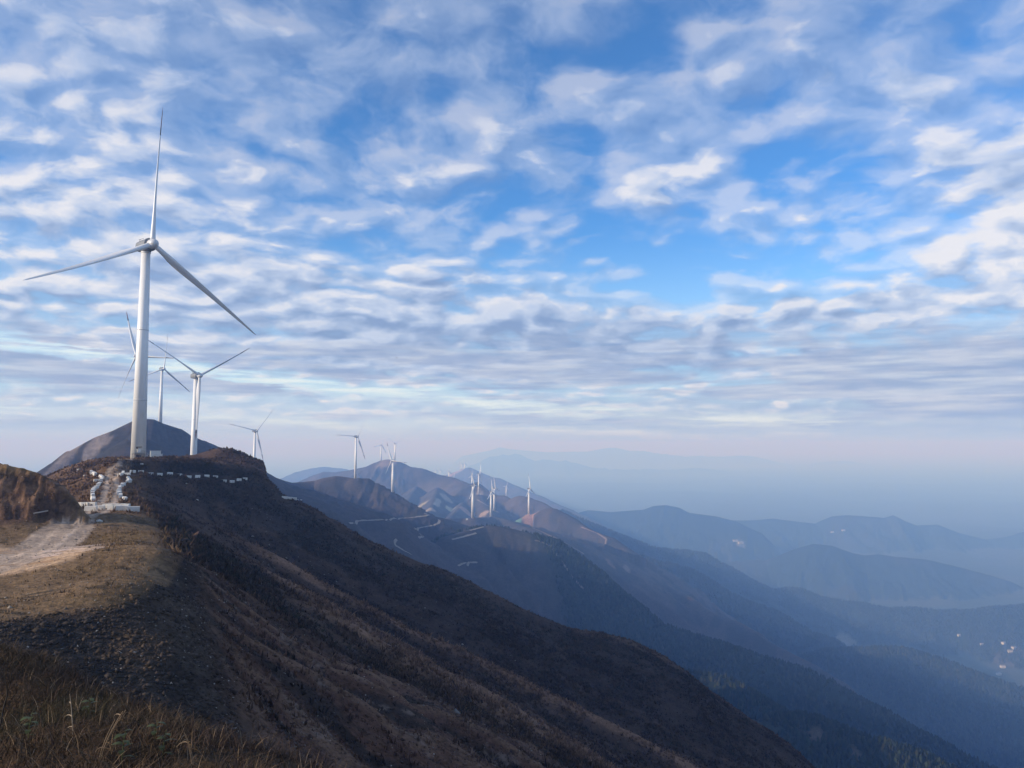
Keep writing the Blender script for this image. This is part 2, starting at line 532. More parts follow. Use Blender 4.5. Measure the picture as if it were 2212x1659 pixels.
# hillside with the winding roads
ridge([(640, 1120, 1050), (764, 1131, 1180), (850, 1124, 1330), (927, 1114, 1560), (960, 1122, 1530), (985, 1131, 1480), (1015, 1141, 1400), (1040, 1150, 1330)],
      near=0.36, far=0.45, w=25, spur=80, amp=10, seed=3, tag='hill')
ridge([(960, 1160, 1220), (1010, 1146, 1270), (1048, 1136, 1300), (1058, 1135, 1300), (1084, 1137.5, 1300), (1107, 1142.5, 1300), (1139, 1150, 1295), (1171, 1160.5, 1290), (1207, 1171, 1285), (1252, 1202, 1275), (1298, 1238, 1260), (1343, 1279, 1245), (1388, 1315, 1230), (1425, 1347, 1215),
       (1479, 1369, 1200), (1547, 1388, 1180), (1616, 1410, 1165), (1684, 1433, 1150), (1752, 1452, 1130), (1806, 1479, 1110), (1865, 1516, 1090), (1925, 1543, 1070), (1979, 1579, 1055), (2047, 1611, 1040), (2115, 1647, 1020), (2200, 1690, 1000)],
      near=0.46, far=0.6, w=10, spur=85, amp=16, seed=4, tag='wood')
ridge([(1400, 1440, 900), (1515, 1458, 860), (1570, 1466, 850), (1616, 1493, 830), (1661, 1534, 800), (1700, 1580, 780), (1760, 1640, 760)], near=0.55, far=0.55, w=6, spur=40, amp=6, seed=5, tag='wood')
ridge([(1600, 1560, 740), (1661, 1552, 740), (1730, 1547, 740), (1775, 1556, 735), (1843, 1584, 725), (1911, 1606, 715), (2002, 1634, 705), (2060, 1663, 700)], near=0.42, far=0.5, w=8, spur=40, amp=6, seed=6, tag='mixed')
# hill with the pink cutting
ridge([(1118, 1124, 2380), (1132, 1116, 2400), (1148, 1110, 2420), (1156, 1109.5, 2420), (1170, 1101.5, 2400), (1186, 1096.5, 2380), (1200, 1099, 2350), (1220, 1109, 2320), (1240, 1121, 2280), (1270, 1142, 2220), (1298, 1154, 2180), (1320, 1161, 2150), (1357, 1188, 2080), (1375, 1210, 2040), (1402, 1242, 1980), (1443, 1266, 1930), (1489, 1288, 1880),
       (1525, 1315, 1840), (1557, 1333, 1810), (1593, 1343, 1780), (1625, 1361, 1750), (1661, 1388, 1710), (1707, 1411, 1670), (1752, 1434, 1630), (1830, 1480, 1580)], near=0.5, far=0.55, w=12, spur=110, amp=26, seed=7, tag='bare')
ridge(lerpD([(1384, 1202), (1411, 1213), (1452, 1219.5), (1498, 1233.5), (1534, 1254), (1570, 1279), (1616, 1301.5), (1661, 1315.5), (1707, 1338), (1752, 1365.5), (1798, 1383.5), (1821, 1394.5), (1880, 1430)], 2750, 2350), near=0.45, far=0.5, seed=8, tag='wood', amp=28)
ridge(lerpD([(1340, 1196), (1366, 1188), (1402, 1185.5), (1443, 1187), (1489, 1190.5), (1525, 1197.5), (1557, 1215.5), (1593, 1233.5), (1630, 1256.5), (1670, 1274.5), (1698, 1271.5), (1730, 1272.5), (1752, 1281.5), (1775, 1291.5), (1821, 1299.5), (1866, 1304), (1916, 1315.5), (1980, 1314), (2034, 1320.5), (2070, 1318.5), (2098, 1320.5), (2139, 1313), (2212, 1309), (2320, 1300)], 3500, 3050), near=0.42, far=0.5, w=25, spur=130, amp=36, seed=9, tag='wood')
ridge(lerpD([(1680, 1430), (1743, 1420), (1775, 1407), (1843, 1404), (1916, 1400.5), (1957, 1404), (2002, 1417.5), (2048, 1431.5), (2094, 1449.5), (2139, 1467.5), (2175, 1479), (2240, 1500)], 2150, 1950), near=0.42, far=0.55, w=25, spur=100, amp=24, seed=10, tag='wood')
ridge(lerpD([(1215, 1102), (1230, 1111), (1266, 1124.5), (1307, 1142.5), (1353, 1161), (1389, 1174.5), (1416, 1183.5), (1460, 1200)], 3500, 3250), near=0.5, far=0.5, seed=11, tag='wood', amp=24)
ridge(lerpD([(1500, 1222), (1598, 1211), (1652, 1210.5), (1689, 1197.5), (1730, 1181.5), (1757, 1174.5), (1798, 1179), (1843, 1195), (1866, 1199.5), (1898, 1197.5), (1934, 1202.5), (2002, 1208.5), (2071, 1224.5), (2139, 1242.5), (2184, 1256.5), (2212, 1270), (2300, 1300)], 4500, 4200), near=0.36, far=0.45, w=30, spur=180, amp=45, seed=12, tag='wood')
ridge(lerpD([(1560, 1130), (1584, 1124), (1625, 1124), (1670, 1120), (1716, 1126), (1761, 1131), (1798, 1115), (1834, 1112.7), (1866, 1115), (1912, 1118.6), (1930, 1112.7), (1952, 1124), (1980, 1135), (2025, 1133), (2071, 1151), (2130, 1165), (2171, 1161), (2212, 1149), (2330, 1130)], 6200, 6000), near=0.33, far=0.4, w=40, spur=260, amp=60, seed=13, tag='wood')
ridge(lerpD([(1240, 1110), (1270, 1102), (1320, 1106), (1389, 1101), (1412, 1093), (1439, 1091), (1466, 1096.7), (1489, 1108), (1543, 1115), (1589, 1126), (1640, 1150)], 5600, 5200), near=0.36, far=0.4, w=35, spur=230, amp=60, seed=14, tag='wood')
# long spur behind the peak, carrying the smallest turbines
ridge(lerpD([(860, 1035), (900, 1029), (940, 1028), (962, 1028), (982, 1020), (1001, 1014), (1013, 1010), (1021, 1014), (1037, 1021), (1057, 1030), (1077, 1033), (1097, 1043.6), (1117, 1051.5), (1136, 1061.5), (1160, 1069.5), (1180, 1079), (1200, 1089), (1220, 1097), (1262, 1117), (1330, 1150)], 8200, 4600), near=0.42, far=0.45, w=35, spur=220, amp=50, seed=15, tag='bare')
# the peak with the sunlit facets
ridge([(648, 1040, 3900), (674, 1028, 3850), (700, 1019, 3800), (726, 1020, 3750), (761, 1015, 3650), (774, 1012, 3600), (793, 1008, 3550), (816, 997.5, 3500), (832, 992.5, 3480), (845, 992.5, 3460), (868, 999.5, 3430), (884, 1008, 3400), (913, 1012, 3360), (945, 1024.5, 3300), (977, 1031, 3250), (997, 1039, 3200), (1010, 1045, 3160), (1020, 1044.5, 3130), (1029, 1041.5, 3100), (1042, 1051.5, 3070), (1061, 1064.5, 3040), (1074, 1070, 3020), (1090, 1070.5, 3000), (1103, 1078, 2980), (1120, 1070.5, 2960), (1138, 1072.5, 2930), (1170, 1084.5, 2900), (1186, 1094, 2870), (1220, 1118, 2800), (1300, 1160, 2700)],
      near=0.4, far=0.5, w=16, spur=150, amp=62, seed=16, tag='peak')
# saddle carrying the row of nearer turbines below the peak
ridge([(842, 1108, 2250), (900, 1113, 2200), (962, 1121, 2050), (997, 1119.5, 1960), (1021, 1118.5, 1940), (1051, 1117.5, 2150), (1061, 1116.5, 2400), (1079, 1119, 2300), (1095, 1123.5, 2150), (1110, 1131, 2000), (1150, 1142, 1850), (1200, 1160, 1800)], near=0.4, far=0.25, w=14, spur=70, amp=14, seed=17, tag='bare')
ridge([(1034, 1067, 2990), (1045, 1090, 2800), (1062, 1108, 2600)], near=0.4, far=0.35, w=14, spur=90, amp=16, seed=27, tag='bare')
ridge([(1000, 1085, 2800), (985, 1105, 2600), (965, 1122, 2450)], near=0.5, far=0.5, w=10, spur=90, amp=10, seed=28, tag='bare')
ridge([(900, 1050, 3150), (880, 1080, 2850), (860, 1100, 2600)], near=0.5, far=0.5, w=10, spur=90, amp=18, seed=29, tag='bare')
ridge([(945, 1052, 3000), (935, 1085, 2720), (925, 1112, 2480)], near=0.5, far=0.5, w=10, spur=90, amp=14, seed=30, tag='bare')
# pale ranges
ridge(lerpD([(560, 1052), (607, 1034), (639, 1020), (671, 1012), (700, 1008), (720, 1010.5), (739, 1012), (752, 1015), (800, 1025)], 7600, 7200), near=0.35, far=0.4, w=40, spur=240, amp=50, seed=18, tag='bare')
ridge(lerpD([(990, 1010), (1013, 1002), (1041, 990), (1057, 981), (1077, 978), (1087, 975), (1100, 977), (1112, 974), (1124, 978), (1140, 985), (1156, 989), (1172, 984), (1190, 986), (1220, 987), (1245, 989), (1300, 1000), (1380, 1004), (1500, 1010), (1600, 1020)], 21000, 21000), near=0.3, far=0.3, w=110, spur=900, amp=200, seed=19, tag='wood')
ridge(lerpD([(1000, 985), (1059, 973), (1079, 966), (1100, 970), (1180, 977), (1270, 975), (1310, 966), (1330, 965), (1360, 970), (1390, 967), (1420, 972), (1500, 975), (1560, 982), (1700, 990), (1900, 1000)], 29000, 29000), near=0.3, far=0.3, w=150, spur=1200, amp=260, seed=20, tag='wood')


def seg_project(P, x, y):
    """nearest point of a polyline: distance, arc length, crest height, side (+ = beyond, seen from the camera)"""
    best = np.full(x.shape, 1e18, np.float32)
    arc = np.zeros(x.shape, np.float32); zc = np.zeros(x.shape, np.float32); endc = np.zeros(x.shape, np.float32); side = np.zeros(x.shape, np.float32)
    a0 = 0.0
    for i in range(len(P) - 1):
        ax, ay, az_ = P[i]; bx, by, bz = P[i + 1]
        dx, dy = bx - ax, by - ay
        L2 = dx * dx + dy * dy; L = sqrt(L2)
        t = ((x - ax) * dx + (y - ay) * dy) / L2
        past = np.maximum(t - 1, 0) * L if i == len(P) - 2 else (np.maximum(-t, 0) * L if i == 0 else 0 * t)
        t = np.clip(t, 0, 1).astype(np.float32)
        qx = ax + t * dx; qy = ay + t * dy
        d2 = (x - qx) ** 2 + (y - qy) ** 2
        m = d2 < best
        best[m] = d2[m]
        arc[m] = (a0 + t * L)[m]
        zc[m] = (az_ + t * (bz - az_))[m]
        endc[m] = past[m]
        side[m] = (np.hypot(x, y) - np.hypot(qx, qy))[m]
        a0 += L
    return np.sqrt(best), arc, zc, side, endc


def far_height(x, y):
    r = np.hypot(x, y)
    z = (-790 + 90 * fbm(x / 1400, y / 1400, 4, 60)).astype(np.float32)
    z = np.where(r < 700, -400.0 - 0.0 * z, z).astype(np.float32)
    tagi = np.zeros(x.shape, np.int8)
    arcs = np.zeros(x.shape, np.float32); dist = np.zeros(x.shape, np.float32)
    for k, R in enumerate(RIDGES):
        P = R['P']
        reach = (P[:, 2].max() - R['lo']) / min(R['kn'], R['kf']) * 1.1
        m = (x > P[:, 0].min() - reach) & (x < P[:, 0].max() + reach) & (y > P[:, 1].min() - reach) & (y < P[:, 1].max() + reach)
        if not m.any():
            continue
        xm, ym = x[m], y[m]
        d, arc, zc, side, endc = seg_project(P, xm, ym)
        wx = R['spur'] * 1.1 * fbm(xm / (R['spur'] * 1.6), ym / (R['spur'] * 1.6), 3, 70 + k)
        k_s = np.where(side < 0, R['kn'], R['kf'])
        h = zc - k_s * (np.sqrt(d * d + R['w'] ** 2) - R['w'])
        h = h - 0.45 * endc - 0.5 * np.maximum(d - R['run'], 0)
        rg = 1 - np.abs(2 * vn((arc + wx) / R['spur'] + 3.3, d / (R['spur'] * 5), R['seed'] * 13 + 5) - 1)
        rg2 = 1 - np.abs(2 * vn((arc + wx) / (R['spur'] * .37) + 9.1, d / (R['spur'] * 2.2), R['seed'] * 13 + 6) - 1)
        dep = np.maximum(d - R['w'] * 0.6, 0)
        am = np.minimum(dep * 0.28, R['amp'])
        rg3 = 1 - np.abs(2 * fbm((xm + wx) / (R['spur'] * .5), (ym - wx) / (R['spur'] * .5), 4, R['seed'] * 13 + 9) * 1.6)
        h = h - am * (1 - rg) - 0.45 * am * (1 - rg2) - 0.5 * am * (1 - rg3)
        h = h + np.minimum(dep * 0.1 + R['noise'] * 0.15, R['noise'] * 2) * fbm(xm / 40, ym / 40, 4, 80 + k)
        zm = z[m]; up = h > zm
        zm[up] = h[up]; z[m] = zm
        tm = tagi[m]; tm[up] = k + 1; tagi[m] = tm
        am_ = arcs[m]; am_[up] = arc[up]; arcs[m] = am_
        dm = dist[m]; dm[up] = np.where(side < 0, -d, d)[up]; dist[m] = dm
    return z, tagi, arcs, dist


# ------------------------------------------------------------------ where the turbines stand: column, distance, height of the hub seen, rotor phase, yaw
WIND = radians(-37.2)
YAW_L = radians(-126)
YAW_R = radians(-24)
TURBINES = [
    (298, 285, 531, 1, WIND, False, 'largest, nearest wind turbine, on the bare pad where the dirt road ends'),
    (416, 560, 812, 60, WIND, False, 'second largest white turbine with one blade pointing straight down behind the brown knoll'),
    (345.5, 1030, 797, 6, WIND, False, 'slim white turbine standing just behind the summit of the big brown hill'),
    (297, 740, 770, -25, radians(-117), False, "white turbine whose tower is hidden behind the largest turbine's tower"),
    (548, 1233, 931, 42, WIND, False, 'white turbine rising behind the slope at the right foot of the brown knoll'),
    (767.7, 1490, 943, 33, WIND, False, 'white turbine alone on top of the flat-topped dark knoll'),
    (848, 1900, 995, 95, YAW_L, False, 'white turbine on the right shoulder of the dark knoll, in front of the pale-topped peak'),
    (823, 3580, 961.4, 20, WIND, False, 'left one of the two small turbines on the summit of the pale-topped peak'),
    (852.7, 3500, 958.5, 60, WIND, False, 'right one of the two small turbines on the summit of the pale-topped peak'),
    (1021, 1940, 1049, 95, YAW_R, False, 'tallest white turbine of the cluster below the peak, beside a pink cutting'),
    (1034, 3000, 1024, 25, radians(-18), False, 'white turbine on a levelled pad half way down the crest behind the cluster'),
    (1060.5, 2480, 1062, -5, YAW_R, False, 'left one of the close pair of white turbines right of the tallest of the cluster'),
    (1067.5, 2700, 1054.5, -15, YAW_R, False, 'right one of the close pair of white turbines, its foot higher than its neighbour'),
    (1093.5, 5600, 1049.5, 25, WIND, True, 'small white turbine standing alone in the gap right of the close pair'),
    (1142.5, 2430, 1055.5, -8, YAW_R, False, 'white turbine standing on top of the pink cutting'),
    (1019.5, 4700, 1027, 8, WIND, True, "thin white turbine seen behind the upper blade of the cluster's tallest turbine"),
    (941, 8000, 1014, 6, WIND, True, 'leftmost of the tiny turbines on the far hazy spur'),
    (951, 8000, 1015, -4, WIND, True, 'second from the left of the tiny turbines on the far hazy spur'),
    (959.7, 6000, 1030, 14, WIND, True, 'lowest of the tiny far turbines, only its top showing over the crest'),
    (969.5, 6000, 1018, 5, WIND, True, 'tiny turbine in the dip of the far spur, right of the left pair'),
    (979.5, 6000, 1031, 16, WIND, True, 'tiny far turbine showing one leaning blade over the crest'),
    (997, 8300, 1001, 4, WIND, True, 'left one of the two tiny turbines on the pink top of the far spur'),
    (1004, 7900, 1000, 12, WIND, True, 'right one of the two tiny turbines on the pink top of the far spur'),
]


# ------------------------------------------------------------------ the grid: fine in front, wider and coarser to the sides and far away
PHI = np.concatenate([np.linspace(-150, -37, 46)[:-1], np.linspace(-37, 37, 1230), np.linspace(37, 120, 40)[1:]])
PHI = np.radians(PHI)
RR = np.concatenate([np.geomspace(0.3, 3.0, 14)[:-1], np.geomspace(3.0, 60, 210)[:-1], np.geomspace(60, 480, 600)[:-1], np.geomspace(480, 9000, 500)[:-1], np.geomspace(9000, 70000, 50)])
LR = np.log(RR)
NP_, NR = len(PHI), len(RR)
GX = (RR[:, None] * np.sin(PHI)[None, :]).astype(np.float32)
GY = (RR[:, None] * np.cos(PHI)[None, :]).astype(np.float32)


def build_heights():
    z, tagi, arcs, dist = far_height(GX, GY)
    s, t = st_of(GX, GY)
    m = (s > -190) & (s < 470) & (t > -120) & (t < 520) & (RR[:, None] < 560)
    zn = np.full(GX.shape, -1e9, np.float32)
    zn[m] = near_height(GX[m], GY[m])
    # a knoll under each turbine that does not stand on a crest
    for px, D, hy, ph, yw, tiny, lab in TURBINES[1:]:
        q = at(px, hy + 80.0 * FPX / D, D); zb = at(px, hy, D)[2] - 80.0
        rr = np.hypot(GX - q[0], GY - q[1])
        cone = zb - 0.75 * np.maximum(np.sqrt(rr * rr + 100) - 14, 0)
        up = (cone > z) & (rr < 900)
        z[up] = cone[up]
        top = (rr < 12) & (z > zb)
        z[top] = zb
    # let the ends of the patch sink away
    edge = np.minimum(np.minimum(s + 190, 470 - s), np.minimum(t + 120, 520 - t))
    zn = zn - np.clip(40 - edge, 0, 40) ** 1.0 * 3.0
    up = zn > z
    z = np.where(up, zn, z)
    tagi = np.where(up, -1, tagi)
    return z.astype(np.float32), tagi, arcs, dist


GZ, TAG, ARC, DIST = build_heights()


def gidx(x, y):
    phi = np.arctan2(x, y); lr = np.log(np.maximum(np.hypot(x, y), 0.31))
    j = np.clip(np.searchsorted(PHI, phi) - 1, 0, NP_ - 2); i = np.clip(np.searchsorted(LR, lr) - 1, 0, NR - 2)
    fj = np.clip((phi - PHI[j]) / (PHI[j + 1] - PHI[j]), 0, 1); fi = np.clip((lr - LR[i]) / (LR[i + 1] - LR[i]), 0, 1)
    return i, j, fi, fj


def gsample(A, x, y):
    i, j, fi, fj = gidx(np.asarray(x, float), np.asarray(y, float))
    return (A[i, j] * (1 - fi) * (1 - fj) + A[i + 1, j] * fi * (1 - fj) + A[i, j + 1] * (1 - fi) * fj + A[i + 1, j + 1] * fi * fj)


def ground(x, y):
    return float(gsample(GZ, x, y))


def hit(px, py, dmin=3.0, dmax=20000.0):
    """where the sight line first meets the ground"""
    d = pix_dir(px, py); d = d / d[1]
    D = np.geomspace(dmin, dmax, 6000)
    g = gsample(GZ, d[0] * D, D)
    below = (d[2] * D) <= g
    k = int(np.argmax(below)) if below.any() else -1
    Dk = D[k]
    return np.array([d[0] * Dk, Dk, float(g[k])])

# ------------------------------------------------------------------ mesh helpers
def mesh_from(name, verts, faces, mat=None, smooth=True, col=None):
    """faces: (n, k) index array; col: per vertex RGB"""
    me = bpy.data.meshes.new(name)
    verts = np.asarray(verts, np.float32); faces = np.asarray(faces, np.int32)
    nv = len(verts); nf, k = faces.shape
    me.vertices.add(nv); me.loops.add(nf * k); me.polygons.add(nf)
    me.vertices.foreach_set('co', verts.ravel())
    me.loops.foreach_set('vertex_index', faces.ravel())
    me.polygons.foreach_set('loop_start', np.arange(0, nf * k, k, dtype=np.int32))
    if smooth:
        me.polygons.foreach_set('use_smooth', np.ones(nf, bool))
    me.update(calc_edges=True)
    if col is not None:
        at_ = me.attributes.new('tint', 'FLOAT_COLOR', 'POINT')
        c4 = np.ones((nv, 4), np.float32); c4[:, :3] = col
        at_.data.foreach_set('color', c4.ravel())
    if mat:
        me.materials.append(mat)
    return me


def put(name, me, kind=None, label=None, cat=None, group=None, parent=None):
    o = bpy.data.objects.new(name, me)
    C.objects.link(o)
    if kind: o['kind'] = kind
    if label: o['label'] = label
    if cat: o['category'] = cat
    if group: o['group'] = group
    if parent is not None: o.parent = parent
    return o


def polyline_dist(P, x, y):
    best = np.full(x.shape, 1e9, np.float32)
    for i in range(len(P) - 1):
        ax, ay = P[i][:2]; bx, by = P[i + 1][:2]
        dx, dy = bx - ax, by - ay
        t = np.clip(((x - ax) * dx + (y - ay) * dy) / (dx * dx + dy * dy + 1e-9), 0, 1)
        best = np.minimum(best, np.hypot(x - ax - t * dx, y - ay - t * dy))
    return best


def paint(mask, colour, amount=1.0):
    global TINT
    m = np.clip(mask * amount, 0, 1)[..., None].astype(np.float32)
    TINT = TINT * (1 - m) + np.array(colour, np.float32) * m


# ------------------------------------------------------------------ what the ground is made of (base colours only)
ST_S, ST_T = st_of(GX, GY)
R2 = RR[:, None] + 0 * GX
n_big = fbm(GX / 60, GY / 60, 4, 201) + 0.5
n_mid = fbm(GX / 12, GY / 12, 4, 202) + 0.5
n_fine = fbm(GX / 2.3, GY / 2.3, 4, 203) + 0.5
TINT = np.zeros(GX.shape + (3,), np.float32) + np.array((0.070, 0.050, 0.038), np.float32)
near = TAG == -1
# heath on the near slopes: heather brown with darker brush
paint(sstep(n_mid + 0.6 * (n_big - .5), 0.45, 0.75), (0.100, 0.072, 0.053), 0.7)
paint(sstep(n_fine, 0.55, 0.75), (0.040, 0.032, 0.028), 0.6)
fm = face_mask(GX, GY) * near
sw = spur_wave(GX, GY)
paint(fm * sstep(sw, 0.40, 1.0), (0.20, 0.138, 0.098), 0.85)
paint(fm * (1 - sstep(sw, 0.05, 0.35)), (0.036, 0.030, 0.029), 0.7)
# dark brush at the head of the face, below the row of blocks
dk = near * sstep(GX + 0.44 * GY, 4, 10) * (1 - sstep(GX + 0.44 * GY, 38, 60)) * sstep(GY, 206, 216) * (1 - sstep(GY, 250, 262))
paint(dk * sstep(n_mid, 0.4, 0.6), (0.036, 0.031, 0.030), 0.6)
dk2 = near * sstep(ST_S, 1, 5) * (1 - sstep(ST_S, 18, 30)) * sstep(ST_T, 90, 98) * (1 - sstep(ST_T, 150, 165))
paint(dk2 * sstep(n_mid, 0.25, 0.5), (0.030, 0.027, 0.024), 0.8)
# scree at the corner of the plateau
scree = near * sstep(ST_S, 3, 8) * (1 - sstep(ST_S, 60, 90)) * sstep(ST_T, 50, 58) * (1 - sstep(ST_T, 90, 102))
ang = np.arctan2(ST_T - 84.0, ST_S + 6)
gl = np.abs(np.sin(ang * 9 + 5.0 * fbm(ST_S / 16, ST_T / 16, 3, 5)))
paint(scree, (0.086, 0.052, 0.038), 0.9)
paint(scree * sstep(1 - gl, 0.45, 0.85), (0.17, 0.122, 0.088), 0.6)
paint(scree * sstep(gl, 0.70, 0.95) * sstep(n_fine, 0.2, 0.55), (0.026, 0.023, 0.021), 0.85)
paint(scree * sstep(n_fine, 0.62, 0.8), (0.19, 0.165, 0.15), 0.6)
BROWT = np.interp(ST_S, [-20, -8.3, -5.2, -1.4, 1.3, 4.6, 7], [61, 62, 64.3, 65.8, 70.6, 85.7, 96])
above = ST_T + 3 * (n_mid - .5) - BROWT
# spoil in the hollow
hol = near * sstep(ST_T, 17, 23) * (1 - sstep(above, -3, 0.5)) * (1 - sstep(ST_S, 3, 9))
paint(hol, (0.032, 0.029, 0.026), 0.95)
paint(hol * sstep(n_mid, 0.52, 0.75), (0.066, 0.053, 0.040), 0.7)
paint(hol * sstep(n_fine, 0.62, 0.85), (0.10, 0.09, 0.08), 0.6)
# plateau: short dry grass
pl = near * sstep(above, -3, 0.5) * (1 - sstep(ST_S + 3 * (n_mid - .5), 1.5, 6)) * (1 - sstep(ST_T, 135, 150)) * sstep(ST_S, -45, -38)
grassy = np.array((0.165, 0.122, 0.072))
paint(pl, grassy, 0.92)
paint(pl * sstep(n_mid, 0.5, 0.72), (0.125, 0.092, 0.048), 0.8)
paint(pl * sstep(n_fine, 0.58, 0.75), (0.23, 0.175, 0.11), 0.55)
paint(pl * sstep(fbm(GX / 4, GY / 1.6, 3, 207) + .5, 0.66, 0.74), (0.045, 0.038, 0.026), 0.8)
# saddle between the gate and the pad
sad = near * sstep(ST_T, 135, 150) * (1 - sstep(ST_T, 330, 350)) * (1 - sstep(ST_S, -1, 6)) * sstep(ST_S, -30, -22)
paint(sad, (0.130, 0.086, 0.048), 0.75)
paint(sad * sstep(n_mid, 0.55, 0.75), (0.060, 0.045, 0.032), 0.7)
# raw cut face of the mound on the left
cut = near * sstep(ST_T, 112, 120) * (1 - sstep(ST_T, 140, 150)) * (1 - sstep(ST_S, -10, -6)) * sstep(ST_S, -60, -50) * sstep(GZ, -11.3, -10.3) * (1 - sstep(GZ, -5.2, -3.4))
paint(cut, (0.098, 0.066, 0.050), 0.95)
paint(cut * sstep(fbm(GX / 2.5, GZ / 0.9, 4, 215) + .5, 0.50, 0.62), (0.21, 0.145, 0.100), 0.7)
paint(cut * sstep(fbm(GX / 1.8, GZ / 1.1, 4, 216) + .5, 0.50, 0.64), (0.036, 0.029, 0.025), 0.85)


def hits(pts):
    return [hit(*p) for p in pts]


# dirt road from the sandy yard on the left, through the block gate, up to the first tower
ROAD = [at(-140, 1262, 68), at(0, 1215, 76), at(70, 1192, 82), at(120, 1160, 95), at(155, 1131, 110), at(186, 1112, 121), at(212, 1101, 130), at(229, 1096, 137)]
ROAD += hits([(236, 1078), (244, 1060), (240, 1044), (238, 1034), (246, 1020), (268, 1008)])
ROAD += [at(300, 996, 272), at(322, 992, 282), at(345, 991, 288)]
rd = polyline_dist(ROAD, GX, GY) + 0.8 * (n_mid - .5) + 0.4 * (n_fine - .5)
rt = rd
yard = np.hypot((GX + 66) / 26.0, (GY - 78) / 13.0) + 0.5 * (n_mid - .5)
paint(near * (1 - sstep(yard, 0.86, 1.0)), (0.43, 0.335, 0.235), 0.92)
on_mound = (GX < -52) & (GY > 92) & (GY < 150) & (mound_height(GX, GY) > -10.9)
flatroad = near * ~on_mound
wide = 1 + 0.7 * (1 - sstep(R2, 118, 135))
paint(flatroad * (1 - sstep(rt, 1.8 * wide, 2.2 * wide)), (0.31, 0.275, 0.235), 0.9)
trk = np.exp(-((rt - 1.05) / 0.32) ** 2)
paint(flatroad * trk, (0.46, 0.40, 0.33), 0.75)
paint(near * (1 - sstep(rt, 0.25, 0.75)) * sstep(n_fine, 0.45, 0.6) * sstep(R2, 110, 140), (0.15, 0.115, 0.075), 0.7)
paint(near * (1 - sstep(yard, 0.85, 1.0)) * sstep(fbm(GX / 5, GY / 0.9, 4, 209) + .5, 0.60, 0.68), (0.26, 0.175, 0.10), 0.65)
# pale slabs lying in the grass
slab = np.maximum(1 - np.hypot((GX + 47.5) / 5.5, (GY - 86) / 5) , 1 - np.hypot((GX + 45) / 5, (GY - 79.5) / 2.6))
paint(near * sstep(slab, 0.05, 0.35) * sstep(fbm(GX / 4, GY / 0.8, 3, 211) + .5, 0.5, 0.58), (0.52, 0.45, 0.40), 0.9)
# terrace behind the block row
TERR = [at(275, 1024.5, 207), at(330, 1027.5, 214), at(400, 1030, 224), at(470, 1032.5, 235), at(535, 1034, 246), at(586, 1038, 262)]
td = polyline_dist([p + np.array([-1.5, 4, 0]) for p in TERR], GX, GY)
paint(near * (1 - sstep(td, 2.0, 3.5)), (0.075, 0.060, 0.050), 0.8)
td2 = polyline_dist([p + np.array([-3.5, 9, 0]) for p in TERR], GX, GY)
paint(near * (1 - sstep(td2, 1.5, 4.0)) * sstep(n_mid, .35, .6), (0.034, 0.030, 0.029), 0.8)
# pad of the first tower and a heap of soil beside it
p1 = at(298, 991, 285)
padd = np.hypot(GX - p1[0] - 6, GY - p1[1])
paint(near * (1 - sstep(padd, 8, 16)), (0.19, 0.135, 0.088), 0.7)
# bank in front of the camera
bank = near * (1 - sstep(R2, 13, 19)) * (1 - sstep(ST_T, 18, 23))
paint(bank, (0.055, 0.042, 0.026), 0.9)
paint(bank * sstep(n_fine, .5, .7), (0.075, 0.052, 0.032), 0.8)

# far hills
TINT = np.where((near & (pl < .4) & (sad < .4) & (sw * fm < .5))[..., None], TINT * 0.94, TINT)
TINT = np.where(near[..., None], TINT * np.array((1.10, 0.94, 0.83), np.float32), TINT)
far = ~near
TAGNAMES = ['none'] + [R['tag'] for R in RIDGES]
kind_at = np.array([{'none': 3, 'hill': 1, 'wood': 2, 'mixed': 4, 'bare': 5, 'peak': 6, 'scrub': 1}[t] for t in TAGNAMES])
K = np.where(TAG >= 0, kind_at[np.maximum(TAG, 0)], 0)
f_big = fbm(GX / 260, GY / 260, 4, 221) + .5
f_mid = fbm(GX / 45, GY / 45, 4, 222) + .5
WOOD = (0.017, 0.026, 0.017)
paint(K == 3, (0.05, 0.06, 0.04)); paint((K == 3) * sstep(f_big, .5, .62), (0.07, 0.072, 0.05), 0.7)
paint((K == 1), (0.058, 0.046, 0.041)); paint((K == 1) * sstep(f_mid, .5, .7), (0.034, 0.031, 0.027), 0.8); paint((K == 1) * sstep(f_big, .55, .7), (0.085, 0.066, 0.054), 0.6)
paint((K == 5) | (K == 6), (0.066, 0.053, 0.046)); paint(((K == 5) | (K == 6)) * sstep(f_mid, .45, .65), (0.034, 0.033, 0.028), 0.8)
paint((K == 6) * sstep(f_big, .5, .65), (0.12, 0.092, 0.076), 0.6)
paint((K == 2), WOOD); paint((K == 2) * sstep(f_big, .58, .7), (0.036, 0.036, 0.026), 0.6)
paint((K == 4), (0.036, 0.042, 0.026)); paint((K == 4) * sstep(f_mid, .62, .74), (0.10, 0.08, 0.06), 0.7)
# the long wooded spur is heath at its upper, nearer end
TID = {i + 1: R for i, R in enumerate(RIDGES)}
m4 = TAG == 4
heath4 = m4 * (1 - sstep(ARC + 0.9 * np.minimum(DIST, 0) * -1.0 * -1.0 + 60 * (f_big - .5), 90, 230)) * (DIST < 6)
paint(heath4, (0.056, 0.046, 0.041), 0.9); paint(heath4 * sstep(f_mid, .5, .7), (0.032, 0.030, 0.026), 0.7)
FOREST = ((K == 2) * (1 - heath4) + (K == 4) * 0.6).astype(np.float32)


